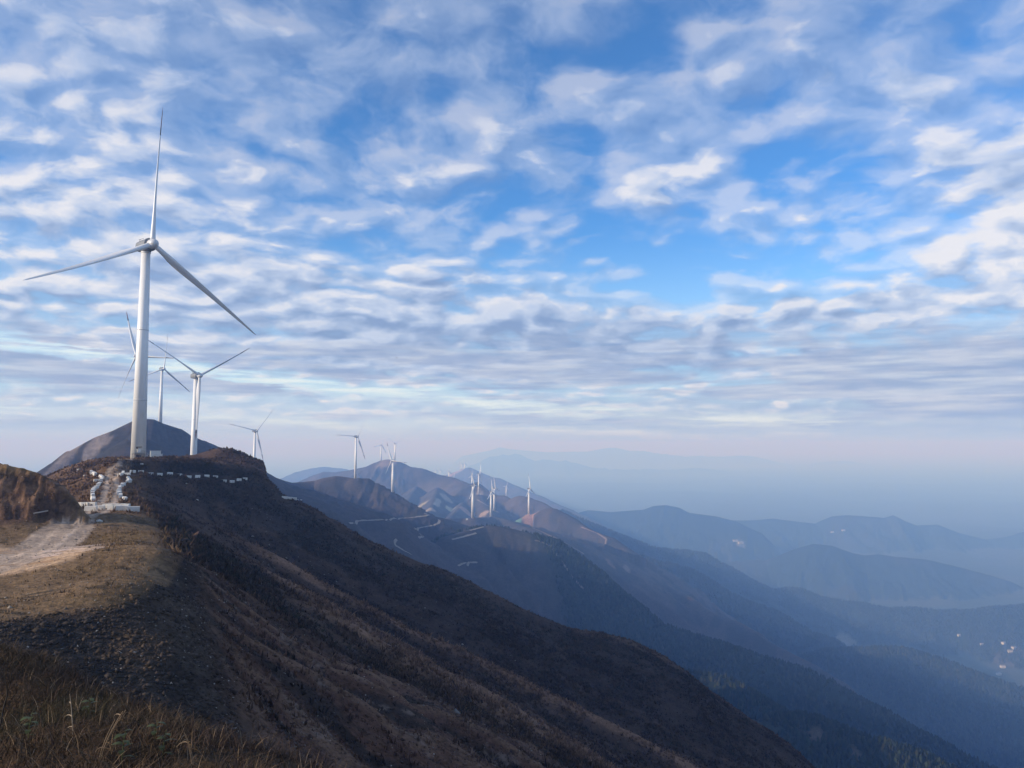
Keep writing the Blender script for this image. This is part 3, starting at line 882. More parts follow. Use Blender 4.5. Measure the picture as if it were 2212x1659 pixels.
def stripe(pts, w, colour, amount=0.8, soft=0.5):
    P = hits(pts)
    P = [p for p in P if p[1] > 500]
    if len(P) < 2:
        return
    A = np.array(P)
    m = far & (GX > A[:, 0].min() - 80) & (GX < A[:, 0].max() + 80) & (GY > A[:, 1].min() - 120) & (GY < A[:, 1].max() + 120)
    d = np.full(GX.shape, 1e6, np.float32)
    d[m] = polyline_dist(P, GX[m], GY[m]) + (f_mid[m] - .5) * w * 0.8
    paint(1 - sstep(d, w * 0.5, w * (0.5 + soft)), colour, amount)


def patch(px, py, rx, ry, colour, amount=0.85, hide=500):
    """bare ground round a point of the far hills, metres"""
    p = hit(px, py, hide)
    q = np.hypot((GX - p[0]) / rx, (GY - p[1]) / ry) + 0.9 * (f_mid - .5)
    paint(far * (1 - sstep(q, 0.7, 1.05)), colour, amount)


patch(1150, 1113, 26, 26, (0.40, 0.235, 0.165)); patch(1138, 1122, 22, 26, (0.33, 0.19, 0.14))
patch(1119, 1125, 16, 20, (0.14, 0.26, 0.19), 0.8)
patch(1010, 1108, 26, 40, (0.36, 0.23, 0.17)); patch(1046, 1110, 20, 34, (0.38, 0.27, 0.19))
patch(905, 1094, 34, 40, (0.36, 0.31, 0.20)); patch(927, 1100, 26, 30, (0.37, 0.29, 0.20)); patch(974, 1100, 20, 34, (0.42, 0.39, 0.24)); patch(965, 1078, 26, 40, (0.30, 0.26, 0.20)); patch(945, 1086, 12, 70, (0.30, 0.26, 0.20))
patch(1070, 1104, 18, 26, (0.30, 0.20, 0.16)); patch(1036, 1068, 20, 30, (0.28, 0.22, 0.19))
patch(840, 996, 60, 60, (0.20, 0.145, 0.115), 0.8); patch(991, 1017, 160, 160, (0.36, 0.22, 0.17), 0.7); patch(975, 1024, 120, 160, (0.34, 0.22, 0.17), 0.6)
patch(1320, 1220, 16, 22, (0.20, 0.13, 0.10), 0.7); patch(1355, 1232, 9, 26, (0.20, 0.155, 0.13), 0.7)
patch(1600, 1176, 34, 40, (0.30, 0.27, 0.24), 0.5); patch(1830, 1385, 40, 40, (0.30, 0.28, 0.25), 0.5); patch(2185, 1418, 70, 60, (0.075, 0.062, 0.052), 0.6)
patch(1760, 1590, 9, 9, (0.12, 0.095, 0.07), 0.7); patch(1850, 1632, 7, 8, (0.12, 0.095, 0.07), 0.7); patch(150, 980, 10, 60, (0.24, 0.19, 0.16), 0.7); patch(205, 965, 12, 30, (0.26, 0.21, 0.18), 0.6)
stripe([(160, 1008), (190, 985), (222, 962), (240, 948)], 5, (0.24, 0.19, 0.16), 0.6)
FOREST *= (TINT.max(-1) < 0.075)
TINT = np.clip(TINT, 0.012, 0.6)


def ground_material():
    m = bpy.data.materials.new("hillside")
    m.use_nodes = True
    T = NT(m.node_tree)
    out = T.n('ShaderNodeOutputMaterial')
    b = T.n('ShaderNodeBsdfPrincipled')
    b.inputs['Roughness'].default_value = 0.95
    b.inputs['Specular IOR Level'].default_value = 0.1
    a = T.n('ShaderNodeAttribute', attribute_name='tint')
    g = T.n('ShaderNodeNewGeometry')
    pos = g.outputs['Position']
    n1 = T.noise(pos, 1.7, 5, 0.65).outputs['Fac']
    n2 = T.noise(pos, 0.21, 4, 0.6).outputs['Fac']
    n3 = T.noise(pos, 0.035, 4, 0.6).outputs['Fac']
    f = T.m('ADD', T.m('ADD', T.ss(n1, 0.25, 0.75, -0.38, 0.42), T.ss(n2, 0.25, 0.75, -0.22, 0.24)), T.ss(n3, 0.25, 0.75, -0.14, 0.16))
    col = T.v('SCALE', a.outputs['Color'], s=T.m('ADD', f, 1.0))
    T.link(col, b.inputs['Base Color'])
    bump = T.n('ShaderNodeBump')
    bump.inputs['Strength'].default_value = 0.8
    bump.inputs['Distance'].default_value = 0.35
    T.link(T.m('ADD', n1, T.m('MULTIPLY', n2, 2.0)), bump.inputs['Height'])
    T.link(bump.outputs[0], b.inputs['Normal'])
    T.link(b.outputs[0], out.inputs[0])
    return m


def tint_material(name, rough=0.9, trans=0.0, jitter=0.25):
    m = bpy.data.materials.new(name)
    m.use_nodes = True
    T = NT(m.node_tree)
    out = T.n('ShaderNodeOutputMaterial')
    b = T.n('ShaderNodeBsdfPrincipled')
    b.inputs['Roughness'].default_value = rough
    b.inputs['Specular IOR Level'].default_value = 0.15
    a = T.n('ShaderNodeAttribute', attribute_name='tint')
    g = T.n('ShaderNodeNewGeometry')
    n1 = T.noise(g.outputs['Position'], 3.0, 3, 0.6).outputs['Fac']
    col = T.v('SCALE', a.outputs['Color'], s=T.ss(n1, 0.25, 0.75, 1 - jitter, 1 + jitter))
    T.link(col, b.inputs['Base Color'])
    T.link(b.outputs[0], out.inputs[0])
    return m


_i = np.arange(NR - 1)[:, None]; _j = np.arange(NP_ - 1)[None, :]
_a = (_i * NP_ + _j).ravel()
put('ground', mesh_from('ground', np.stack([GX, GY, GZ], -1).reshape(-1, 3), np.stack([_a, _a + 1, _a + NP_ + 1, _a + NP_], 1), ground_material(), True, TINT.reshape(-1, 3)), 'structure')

# which of the grid can be seen (with a margin), so that plants are spent where they show
EL = GZ / np.maximum(R2, 1e-3)
RUN = np.maximum.accumulate(EL, 0)
VIS = (EL > RUN - np.where(R2 < 500, 0.03, 0.006)) & (np.abs(PHI)[None, :] < radians(37))


# ------------------------------------------------------------------ dirt tracks on the hills across the valley: ribbons lying on the ground
PALE = (0.29, 0.26, 0.22)
TRACKS = [
    ([(755, 1133), (764, 1131), (772, 1127), (823, 1124.5), (862, 1121), (912, 1117), (928, 1114), (925, 1112), (916, 1110.5)], PALE),
    ([(948, 1123), (950, 1127), (946, 1133), (930, 1137), (902, 1142), (896, 1145)], PALE),
    ([(908, 1156), (915, 1158), (915, 1161), (905, 1164)], PALE),
    ([(858, 1168), (852, 1174), (855, 1181), (870, 1190), (890, 1200)], PALE),
    ([(1015, 1147), (1030, 1143), (1045, 1139)], PALE),
    ([(977, 1167), (1001, 1161), (1029, 1153)], PALE),
    ([(990, 1224), (1000, 1219), (1010, 1217), (1031, 1217)], PALE),
    ([(1155, 1169), (1170, 1172), (1192, 1183), (1198, 1193), (1220, 1224), (1243, 1256), (1266, 1279)], (0.20, 0.165, 0.13)),
    ([(1148, 1140), (1170, 1149), (1190, 1159), (1220, 1173), (1262, 1198)], (0.24, 0.185, 0.15)),
    ([(1255, 1140), (1290, 1152), (1310, 1166), (1305, 1178)], (0.30, 0.22, 0.17)),
    ([(1030, 1080), (1045, 1088), (1060, 1097), (1064, 1104)], (0.30, 0.23, 0.19)),
]


def build_tracks():
    M = tint_material("pale_track", 0.95, jitter=.3)
    for q, (pts, col) in enumerate(TRACKS):
        A = np.array(pts, float)
        cum = np.r_[0, np.cumsum(np.hypot(*np.diff(A, axis=0).T))]
        f = np.linspace(0, cum[-1], max(8, int(cum[-1] / 1.5)))
        W = np.array([hit(np.interp(v, cum, A[:, 0]), np.interp(v, cum, A[:, 1]), 480) for v in f])
        keep = [W[0]]
        for w_ in W[1:]:
            if abs(w_[1] - np.median(W[:, 1])) < 260:
                keep.append(w_)
        W = np.array(keep)
        for _ in range(3):
            W[1:-1, :2] = (W[:-2, :2] + 2 * W[1:-1, :2] + W[2:, :2]) / 4
        d = np.gradient(W[:, :2], axis=0); d /= np.linalg.norm(d, axis=1, keepdims=True) + 1e-9
        nrm = np.stack([-d[:, 1], d[:, 0]], 1)
        half = (1.5 + 0.8 * (vn(f[:len(W)] * .3, f[:len(W)] * 0 + q, 400))) * (W[:, 1] / 1300) ** .5
        V = []
        for k in (-1.0, -0.4, 0.4, 1.0):
            xy = W[:, :2] + nrm * (half * k)[:, None]
            zz = gsample(GZ, xy[:, 0], xy[:, 1])
            V.append(np.c_[xy, zz])
        V = np.stack(V, 1)
        V[..., 2] = np.maximum(V[..., 2], V[:, 1:3, 2].mean(1, keepdims=True) - .3) + 0.7
        n = len(W)
        F = [(r * 4 + c, r * 4 + c + 1, r * 4 + c + 5, r * 4 + c + 4) for r in range(n - 1) for c in range(3)]
        put('dirt_track', mesh_from('dirt_track', V.reshape(-1, 3), np.array(F), M, True, np.tile(np.array(col, np.float32) * .85, (n * 4, 1))), 'structure')


build_tracks()

# ------------------------------------------------------------------ plants and stones, sown on the ground
def sow(weight, n, jit=True):
    """random points on the grid, spread evenly over what the camera sees of the cells of that weight"""
    w = (weight[:-1, :-1] * VIS[:-1, :-1]).astype(np.float64).ravel()
    w /= w.sum()
    k = RNG.choice(len(w), size=n, p=w)
    i, j = np.divmod(k, NP_ - 1)
    fi, fj = RNG.random(n), RNG.random(n)
    def bil(A):
        fi_, fj_ = (fi, fj) if A.ndim == 2 else (fi[:, None], fj[:, None])
        return A[i, j] * (1 - fi_) * (1 - fj_) + A[i + 1, j] * fi_ * (1 - fj_) + A[i, j + 1] * (1 - fi_) * fj_ + A[i + 1, j + 1] * fi_ * fj_
    return np.stack([bil(GX), bil(GY), bil(GZ)], 1).astype(np.float32), bil(TINT), i, j


CELL = np.zeros(GX.shape, np.float32)
CELL[:-1, :] = (np.diff(RR)[:, None] * RR[:-1, None]) * np.gradient(PHI)[None, :]


def blades(P, col, length, width, lean, segs=2, droop=0.35):
    """bent, tapering blades of grass: arrays in, one strip mesh out (quads, the tip folded to a point)"""
    n = len(P)
    a = RNG.uniform(0, 2 * pi, n); b = RNG.uniform(0, 2 * pi, n)
    dirx = np.stack([np.cos(a), np.sin(a), np.zeros(n)], 1)
    side = np.stack([np.cos(b), np.sin(b), np.zeros(n)], 1)
    V = []; Cc = []
    for s in range(segs + 1):
        f = s / segs
        up = length * f * (1 - droop * f * lean)
        out = length * lean * f ** 1.7
        ctr = P + dirx * out[:, None]
        ctr[:, 2] += up - 0.03
        w = width * (1 - f) ** 0.8 + width * 0.06
        V += [ctr - side * (w / 2)[:, None], ctr + side * (w / 2)[:, None]]
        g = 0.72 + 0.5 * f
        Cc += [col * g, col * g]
    V = np.stack(V, 1).reshape(-1, 3); Cc = np.stack(Cc, 1).reshape(-1, 3)
    k = 2 * (segs + 1)
    base = (np.arange(n) * k)[:, None]
    F = np.concatenate([base + np.array([2 * s, 2 * s + 1, 2 * s + 3, 2 * s + 2]) for s in range(segs)], 0)
    return V, F, Cc


def merge(parts):
    V = []; F = []; K = []; o = 0
    for v, f, c in parts:
        V.append(v); F.append(f + o); K.append(c); o += len(v)
    return np.concatenate(V), np.concatenate(F), np.concatenate(K)


def pick(cols, n, var=0.25):
    cols = np.array(cols, np.float32)
    c = cols[RNG.integers(0, len(cols), n)]
    return c * RNG.uniform(1 - var, 1 + var, (n, 1)).astype(np.float32)


def build_grass():
    M = tint_material("dry_grass", 0.85)
    bankw = (bank > 0.4) * CELL
    # the bank at our feet
    parts = []
    P, t, i, j = sow(bankw * (0.35 + 0.65 * (n_fine > .42)) / np.maximum(R2, 3) ** 0.8, 125000)
    col_k = 0.85
    nz = fbm(P[:, 0] / 1.4, P[:, 1] / 1.4, 3, 301) + .5
    col = pick([(0.105, 0.070, 0.040), (0.15, 0.102, 0.060), (0.078, 0.050, 0.034), (0.062, 0.048, 0.028), (0.090, 0.052, 0.036), (0.050, 0.036, 0.027)], len(P), .35)
    col[nz > .64] = pick([(0.058, 0.048, 0.026), (0.046, 0.040, 0.023), (0.085, 0.066, 0.038)], int((nz > .64).sum()), .3)
    col[nz < .40] = pick([(0.060, 0.040, 0.034), (0.045, 0.032, 0.028), (0.085, 0.058, 0.042)], int((nz < .40).sum()), .3)
    col = col * col_k
    L = RNG.gamma(4, 0.029, len(P)).astype(np.float32) + 0.04
    parts.append(blades(P, col, L, np.full(len(P), 0.006, np.float32) + L * 0.014, RNG.uniform(.3, 1.5, len(P)).astype(np.float32)))
    # paler bents that stand out of the sward
    P, t, i, j = sow(bankw / np.maximum(R2, 3), 2600)
    L = RNG.uniform(.14, .34, len(P)).astype(np.float32)
    parts.append(blades(P, pick([(0.26, 0.18, 0.11), (0.21, 0.15, 0.09), (0.30, 0.22, 0.15)], len(P)), L, np.full(len(P), 0.007, np.float32), RNG.uniform(.1, .8, len(P)).astype(np.float32), 3, .5))
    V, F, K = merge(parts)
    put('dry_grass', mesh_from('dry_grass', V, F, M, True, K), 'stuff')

    # tussocks over the slopes further off: each a fan of a few blades, coloured like the ground it grows from
    okm = near & (TINT.max(-1) < 0.30)
    veg = (okm * (R2 > 40) * (R2 < 420) * (hol < .2) * (1 - 0.75 * (scree > .4))).astype(np.float32)
    P, t, i, j = sow(veg * CELL / np.maximum(R2, 40) ** 1.1 * np.clip(n_mid * 2.6 - .8, .08, 1.2) * np.clip(n_fine * 2 - .4, .2, 1), 130000)
    d = np.hypot(P[:, 0], P[:, 1])
    streak = sw[i, j] * fm[i, j]
    size = (RNG.gamma(2.5, 0.13, len(P)) + 0.10) * np.where(pl[i, j] > .5, 0.32, 1.0) * (1 + 0.45 * (streak > .5))
    rep = 4
    P4 = np.repeat(P, rep, 0) + RNG.normal(0, .13, (len(P) * rep, 3)) * np.array([1, 1, 0])
    c4 = np.repeat(t * RNG.uniform(.7, 1.45, (len(P), 1)), rep, 0) * RNG.uniform(.8, 1.25, (len(P) * rep, 1))
    L4 = np.repeat(size, rep) * RNG.uniform(.6, 1.2, len(P) * rep)
    w4 = np.clip(0.06 + 0.0009 * np.repeat(d, rep), .06, .42) * np.clip(L4 / .4, .4, 1.6)
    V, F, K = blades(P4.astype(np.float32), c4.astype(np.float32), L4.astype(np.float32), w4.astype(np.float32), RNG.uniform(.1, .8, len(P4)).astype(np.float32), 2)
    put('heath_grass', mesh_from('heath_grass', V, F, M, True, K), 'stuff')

    # low dark brush: rounder clumps of short leaves
    brush = (okm * (R2 > 45) * (hol < .2) * (R2 < 420) * (pl < .3) * (sad < .5) * (scree < .5) * np.where(hol > .4, .5, 1) * np.clip((0.075 - TINT[..., 0]) * 30, 0.05, 1)).astype(np.float32)
    P, t, i, j = sow(brush * CELL / np.maximum(R2, 40) ** 1.1 * np.clip(3.2 * (n_big * .5 + n_mid * .5) - 1.2, .03, 1), 30000)
    rep = 11
    r = RNG.gamma(3, .10, len(P)) + .12
    off = RNG.normal(0, 1, (len(P) * rep, 3)); off /= np.linalg.norm(off, axis=1, keepdims=True); off[:, 2] = np.abs(off[:, 2]) * .8
    P4 = np.repeat(P, rep, 0) + off * np.repeat(r, rep)[:, None] * .8
    c4 = np.repeat(pick([(0.040, 0.032, 0.026), (0.055, 0.040, 0.030), (0.034, 0.034, 0.024), (0.075, 0.046, 0.034)], len(P), .3), rep, 0) * RNG.uniform(.7, 1.4, (len(P) * rep, 1))
    L4 = np.repeat(r, rep) * RNG.uniform(.4, .9, len(P4))
    V, F, K = blades(P4.astype(np.float32), c4.astype(np.float32), L4.astype(np.float32), (L4 * .38).astype(np.float32), RNG.uniform(.2, 1., len(P4)).astype(np.float32), 1)
    put('low_brush', mesh_from('low_brush', V, F, M, True, K), 'stuff')


OCT_V = np.array([(1, 0, 0), (0, 1, 0), (-1, 0, 0), (0, -1, 0), (0, 0, 1), (0, 0, -1), ], np.float32)
OCT_F = np.array([(0, 1, 4), (1, 2, 4), (2, 3, 4), (3, 0, 4), (1, 0, 5), (2, 1, 5), (3, 2, 5), (0, 3, 5)], np.int32)


def stones(P, size, col):
    n = len(P)
    V = np.repeat(OCT_V[None], n, 0) * RNG.uniform(.55, 1.25, (n, 6, 1)) + RNG.normal(0, .18, (n, 6, 3))
    V *= (size[:, None] * RNG.uniform(.5, 1.2, (n, 3)) * np.array([1, 1, .65]))[:, None, :]
    a = RNG.uniform(0, 2 * pi, n); ca, sa = np.cos(a)[:, None], np.sin(a)[:, None]
    x = V[..., 0] * ca - V[..., 1] * sa; y = V[..., 0] * sa + V[..., 1] * ca
    V[..., 0] = x; V[..., 1] = y
    V += P[:, None, :]
    F = (np.arange(n) * 6)[:, None, None] + OCT_F[None]
    K = np.repeat(col[:, None, :], 6, 1)
    return V.reshape(-1, 3), F.reshape(-1, 3), K.reshape(-1, 3)


def build_stones():
    M = tint_material("broken_rock", 0.9, jitter=.3)
    parts = []
    P, t, i, j = sow(((hol > .4) * 1.0 + (scree > .4) * 0.55 + (cut > .4) * .25) * CELL / np.maximum(R2, 20), 42000)
    size = np.minimum(RNG.gamma(1.3, 0.07, len(P)) + 0.025, .42)
    col = t * RNG.uniform(.5, 1.4, (len(P), 1)) + 0.004
    pale = RNG.random(len(P)) < 0.03
    size[pale] = np.minimum(size[pale], .15)
    col[pale] = pick([(0.24, 0.22, 0.19), (0.34, 0.31, 0.28), (0.19, 0.17, 0.15)], int(pale.sum()))
    parts.append(stones(P, size, col))
    gul = near * ((dk > .4) * .6 + fm * (sw < .25)) * (1 - sstep(GX + 0.44 * GY, 60, 130))
    P, t, i, j = sow(gul * CELL / np.maximum(R2, 40), 2600)
    parts.append(stones(P, RNG.gamma(2.2, 0.06, len(P)) + .03, pick([(0.20, 0.185, 0.17), (0.12, 0.105, 0.095), (0.07, 0.06, 0.055)], len(P))))
    P, t, i, j = sow((pl > .5) * CELL / np.maximum(R2, 40), 1500)
    parts.append(stones(P, RNG.gamma(2, 0.03, len(P)) + .02, pick([(0.25, 0.21, 0.17), (0.15, 0.12, 0.09)], len(P))))
    V, F, K = merge(parts)
    put('rubble', mesh_from('rubble', V, F, M, False, K), 'stuff')


def build_forest():
    M = tint_material("forest_foliage", 0.9, jitter=.35)
    w = (FOREST > .5) * (R2 > 500) * (R2 < 3900)
    P, t, i, j = sow(w * CELL / np.maximum(R2, 700) ** 1.25 * np.clip(f_mid * 2 - .35, .05, 1), 52000)
    # a crest line of trees: more on the skylines
    n = len(P)
    d = np.hypot(P[:, 0], P[:, 1])
    h = RNG.uniform(4.0, 9.5, n) * np.clip(d / 1500, .7, 1.25)
    r = h * RNG.uniform(.20, .42, n)
    sides = 5
    conif = RNG.random(n) < .45
    rings = [(0.06, 0.55), (0.30, 1.0), (0.62, 0.72), (0.86, 0.30)]
    V = []
    ang0 = RNG.uniform(0, 2 * pi, n)
    for f, q in rings:
        for s in range(sides):
            a = ang0 + 2 * pi * s / sides
            qq = np.where(conif, np.interp(f, [0, .06, .3, 1], [.6, 1.0, .8, .05]), q) * RNG.uniform(.7, 1.25, n)
            V.append(np.stack([P[:, 0] + np.cos(a) * r * qq, P[:, 1] + np.sin(a) * r * qq, P[:, 2] + h * f], 1))
    V.append(np.stack([P[:, 0], P[:, 1], P[:, 2] + h], 1))
    V = np.stack(V, 1)
    k = V.shape[1]
    fq = []
    for q in range(len(rings) - 1):
        for s in range(sides):
            a, b = q * sides + s, q * sides + (s + 1) % sides
            fq += [(a, b, b + sides), (a, b + sides, a + sides)]
    for s in range(sides):
        a, b = (len(rings) - 1) * sides + s, (len(rings) - 1) * sides + (s + 1) % sides
        fq.append((a, b, k - 1))
    F = (np.arange(n) * k)[:, None, None] + np.array(fq, np.int32)[None]
    col = pick([(0.018, 0.027, 0.016), (0.024, 0.035, 0.018), (0.034, 0.038, 0.022), (0.015, 0.022, 0.015)], n, .3)
    K = np.repeat(col[:, None, :], k, 1)
    put('forest', mesh_from('forest', V.reshape(-1, 3), F.reshape(-1, 3), M, True, K.reshape(-1, 3)), 'stuff')


build_grass()
build_stones()
build_forest()

# ------------------------------------------------------------------ plain shapes
def to_mesh(bm, name, mats, smooth=False):
    me = bpy.data.meshes.new(name)
    bm.normal_update()
    bm.to_mesh(me); bm.free()
    for m in (mats if isinstance(mats, (list, tuple)) else [mats]):
        me.materials.append(m)
    if smooth:
        me.polygons.foreach_set('use_smooth', np.ones(len(me.polygons), bool))
    return me


import bmesh


def lathe(profile, n=32, axis='Z', cap=True, bm=None):
    """profile: (radius, height) pairs"""
    bm = bm or bmesh.new()
    rings = []
    for r, h in profile:
        ring = []
        for k in range(n):
            a = 2 * pi * k / n
            c, s = r * cos(a), r * sin(a)
            ring.append(bm.verts.new((c, s, h) if axis == 'Z' else (h, c, s)))
        rings.append(ring)
    for q in range(len(rings) - 1):
        for k in range(n):
            bm.faces.new((rings[q][k], rings[q][(k + 1) % n], rings[q + 1][(k + 1) % n], rings[q + 1][k]))
    if cap:
        bm.faces.new(list(reversed(rings[0]))); bm.faces.new(rings[-1])
    return bm


def box(bm, c, d, rot=None, bev=0.0):
    ret = bmesh.ops.create_cube(bm, size=1.0)
    vs = ret['verts']
    bmesh.ops.scale(bm, vec=d, verts=vs)
    if bev > 0:
        es = list({e for v in vs for e in v.link_edges})
        r2 = bmesh.ops.bevel(bm, geom=es, offset=bev, segments=2, affect='EDGES', profile=0.6)
        vs = list({v for f in r2['faces'] for v in f.verts} | {v for v in vs if v.is_valid})
    if rot is not None:
        bmesh.ops.rotate(bm, cent=(0, 0, 0), matrix=rot, verts=vs)
    bmesh.ops.translate(bm, vec=c, verts=vs)
    return vs


def bar(bm, a, b, r, n=6):
    a, b = Vector(a), Vector(b)
    d = b - a
    ret = bmesh.ops.create_cone(bm, cap_ends=True, segments=n, radius1=r, radius2=r, depth=d.length)
    m = d.to_track_quat('Z', 'Y').to_matrix()
    bmesh.ops.rotate(bm, cent=(0, 0, 0), matrix=m, verts=ret['verts'])
    bmesh.ops.translate(bm, vec=(a + b) / 2, verts=ret['verts'])


def paint_material(name, col, rough=0.45, dirt=(0.30, 0.27, 0.22), amount=0.25, streak=True, scale=1.0, bump=0.0):
    m = bpy.data.materials.new(name)
    m.use_nodes = True
    T = NT(m.node_tree)
    out = T.n('ShaderNodeOutputMaterial')
    b = T.n('ShaderNodeBsdfPrincipled')
    b.inputs['Roughness'].default_value = rough
    tc = T.n('ShaderNodeTexCoord')
    v = tc.outputs['Object']
    n1 = T.noise(T.v('MULTIPLY', v, (1.6, 1.6, 0.12) if streak else (1, 1, 1)), 0.9 * scale, 5, 0.6).outputs['Fac']
    n2 = T.noise(v, 0.35 * scale, 4, 0.6).outputs['Fac']
    f = T.m('MULTIPLY', T.m('MULTIPLY', T.ss(n1, 0.45, 0.75), T.ss(n2, 0.35, 0.7)), amount)
    c = T.mix(f, (*col, 1), (*dirt, 1))
    c2 = T.v('SCALE', c, s=T.ss(n2, 0.2, 0.8, 0.95, 1.03))
    T.link(c2, b.inputs['Base Color'])
    if bump:
        bp = T.n('ShaderNodeBump'); bp.inputs['Strength'].default_value = bump; bp.inputs['Distance'].default_value = 0.03
        T.link(T.noise(v, 9.0 * scale, 5, .6).outputs['Fac'], bp.inputs['Height']); T.link(bp.outputs[0], b.inputs['Normal'])
    T.link(b.outputs[0], out.inputs[0])
    return m


M_TOWER = paint_material("tower_paint", (0.80, 0.785, 0.75), 0.42, amount=.5, dirt=(0.33, 0.31, 0.28))
M_BLADE = paint_material("blade_gelcoat", (0.70, 0.70, 0.69), 0.38, amount=0.12)
M_GREY = paint_material("nacelle_grey", (0.17, 0.18, 0.19), 0.6, dirt=(0.08, 0.08, 0.08), amount=.5)
M_HUB = paint_material("hub_paint", (0.58, 0.58, 0.58), 0.4)
M_RED = paint_material("faded_red_paint", (0.20, 0.105, 0.095), 0.5)
M_BLACK = paint_material("dark_band_paint", (0.035, 0.036, 0.04), 0.5)
M_DARK = paint_material("dark_steel", (0.05, 0.052, 0.055), 0.6)
M_STEEL = paint_material("galvanised_steel", (0.38, 0.38, 0.37), 0.5)
M_CAB = paint_material("cabinet_paint", (0.62, 0.62, 0.58), 0.5, amount=.4, scale=2)
M_CONC = paint_material("whitewashed_concrete", (0.70, 0.67, 0.61), 0.85, dirt=(0.30, 0.26, 0.20), amount=.75, streak=False, scale=2.2, bump=.5)


# ------------------------------------------------------------------ wind turbine kit (local: +X is the rotor nose, hub axis 80 m up)
def tower_mesh(n=40):
    bm = lathe([(2.62, 0.24), (1.58, 77.22)], n)
    lathe([(2.78, 0.0), (2.78, 0.25)], n, bm=bm)
    for h in (22.0, 48.0):
        r = 2.62 + (1.58 - 2.62) * h / 77.6
        lathe([(r + .05, h - .11), (r + .05, h + .11)], n, bm=bm)
    lathe([(1.72, 77.2), (1.72, 77.6)], n, bm=bm)
    me = to_mesh(bm, 'tower', [M_TOWER, M_STEEL])
    for p in me.polygons:
        if 0.5 < p.center.z < 76 and len(p.vertices) == 4 and abs(p.normal.z) < .02 and max(me.vertices[v].co.z for v in p.vertices) - min(me.vertices[v].co.z for v in p.vertices) < 1:
            p.material_index = 1
    me.polygons.foreach_set('use_smooth', [abs(p.normal.z) < .5 for p in me.polygons])
    return me


def nacelle_mesh():
    bm = lathe([(0.3, -5.6), (1.15, -5.5), (1.62, -5.0), (1.85, -3.8), (1.95, -1.5), (1.95, 1.0), (1.85, 1.9)], 24, 'X')
    bm.verts.ensure_lookup_table()
    for v in bm.verts:       # flat-bottomed, slightly boxy body
        y, z = v.co.y, v.co.z
        r = sqrt(y * y + z * z) or 1
        k = max(abs(y), abs(z)) / r
        q = r * (1 + 0.22 * (1 / max(k, .7) - 1) / 0.414)
        v.co.y, v.co.z = y / r * q, max(z / r * q, -1.75)
    return to_mesh(bm, 'nacelle', M_GREY, True)


def generator_mesh():
    return to_mesh(lathe([(1.7, 1.75), (2.35, 1.8), (2.5, 1.95), (2.5, 3.15), (2.35, 3.3), (1.6, 3.4)], 36, 'X'), 'generator', M_GREY, True)


def hub_mesh():
    bm = lathe([(1.5, 3.3), (1.75, 3.6), (1.8, 4.6), (1.75, 5.7), (1.5, 6.5), (1.05, 7.1), (0.5, 7.45), (0.08, 7.55)], 28, 'X')
    me = to_mesh(bm, 'hub', M_HUB, True)
    return me


def vane_mesh():
    bm = bmesh.new()
    bar(bm, (-4.2, 0.6, 2.0), (-4.2, 0.6, 3.1), 0.05)
    bar(bm, (-4.2, -0.6, 2.0), (-4.2, -0.6, 3.1), 0.05)
    bar(bm, (-4.2, -0.8, 3.0), (-4.2, 0.8, 3.0), 0.05)
    bar(bm, (-2.0, 1.4, 1.7), (-2.0, 1.4, 2.5), 0.05); bar(bm, (-2.0, -1.4, 1.7), (-2.0, -1.4, 2.5), 0.05); bar(bm, (0.5, 1.4, 1.7), (0.5, 1.4, 2.5), 0.05); bar(bm, (0.5, -1.4, 1.7), (0.5, -1.4, 2.5), 0.05)
    bar(bm, (-2.0, 1.4, 2.5), (0.5, 1.4, 2.5), 0.05); bar(bm, (-2.0, -1.4, 2.5), (0.5, -1.4, 2.5), 0.05)
    box(bm, (-3.0, 0, 2.0), (1.2, 1.6, .5))
    return to_mesh(bm, 'weather_mast', M_DARK)


def yaw_mesh():
    return to_mesh(lathe([(1.75, 77.6), (1.8, 77.7), (1.8, 78.2), (1.6, 78.35)], 32), 'yaw_bearing', M_DARK, True)


BLADE_LEN = 50.0


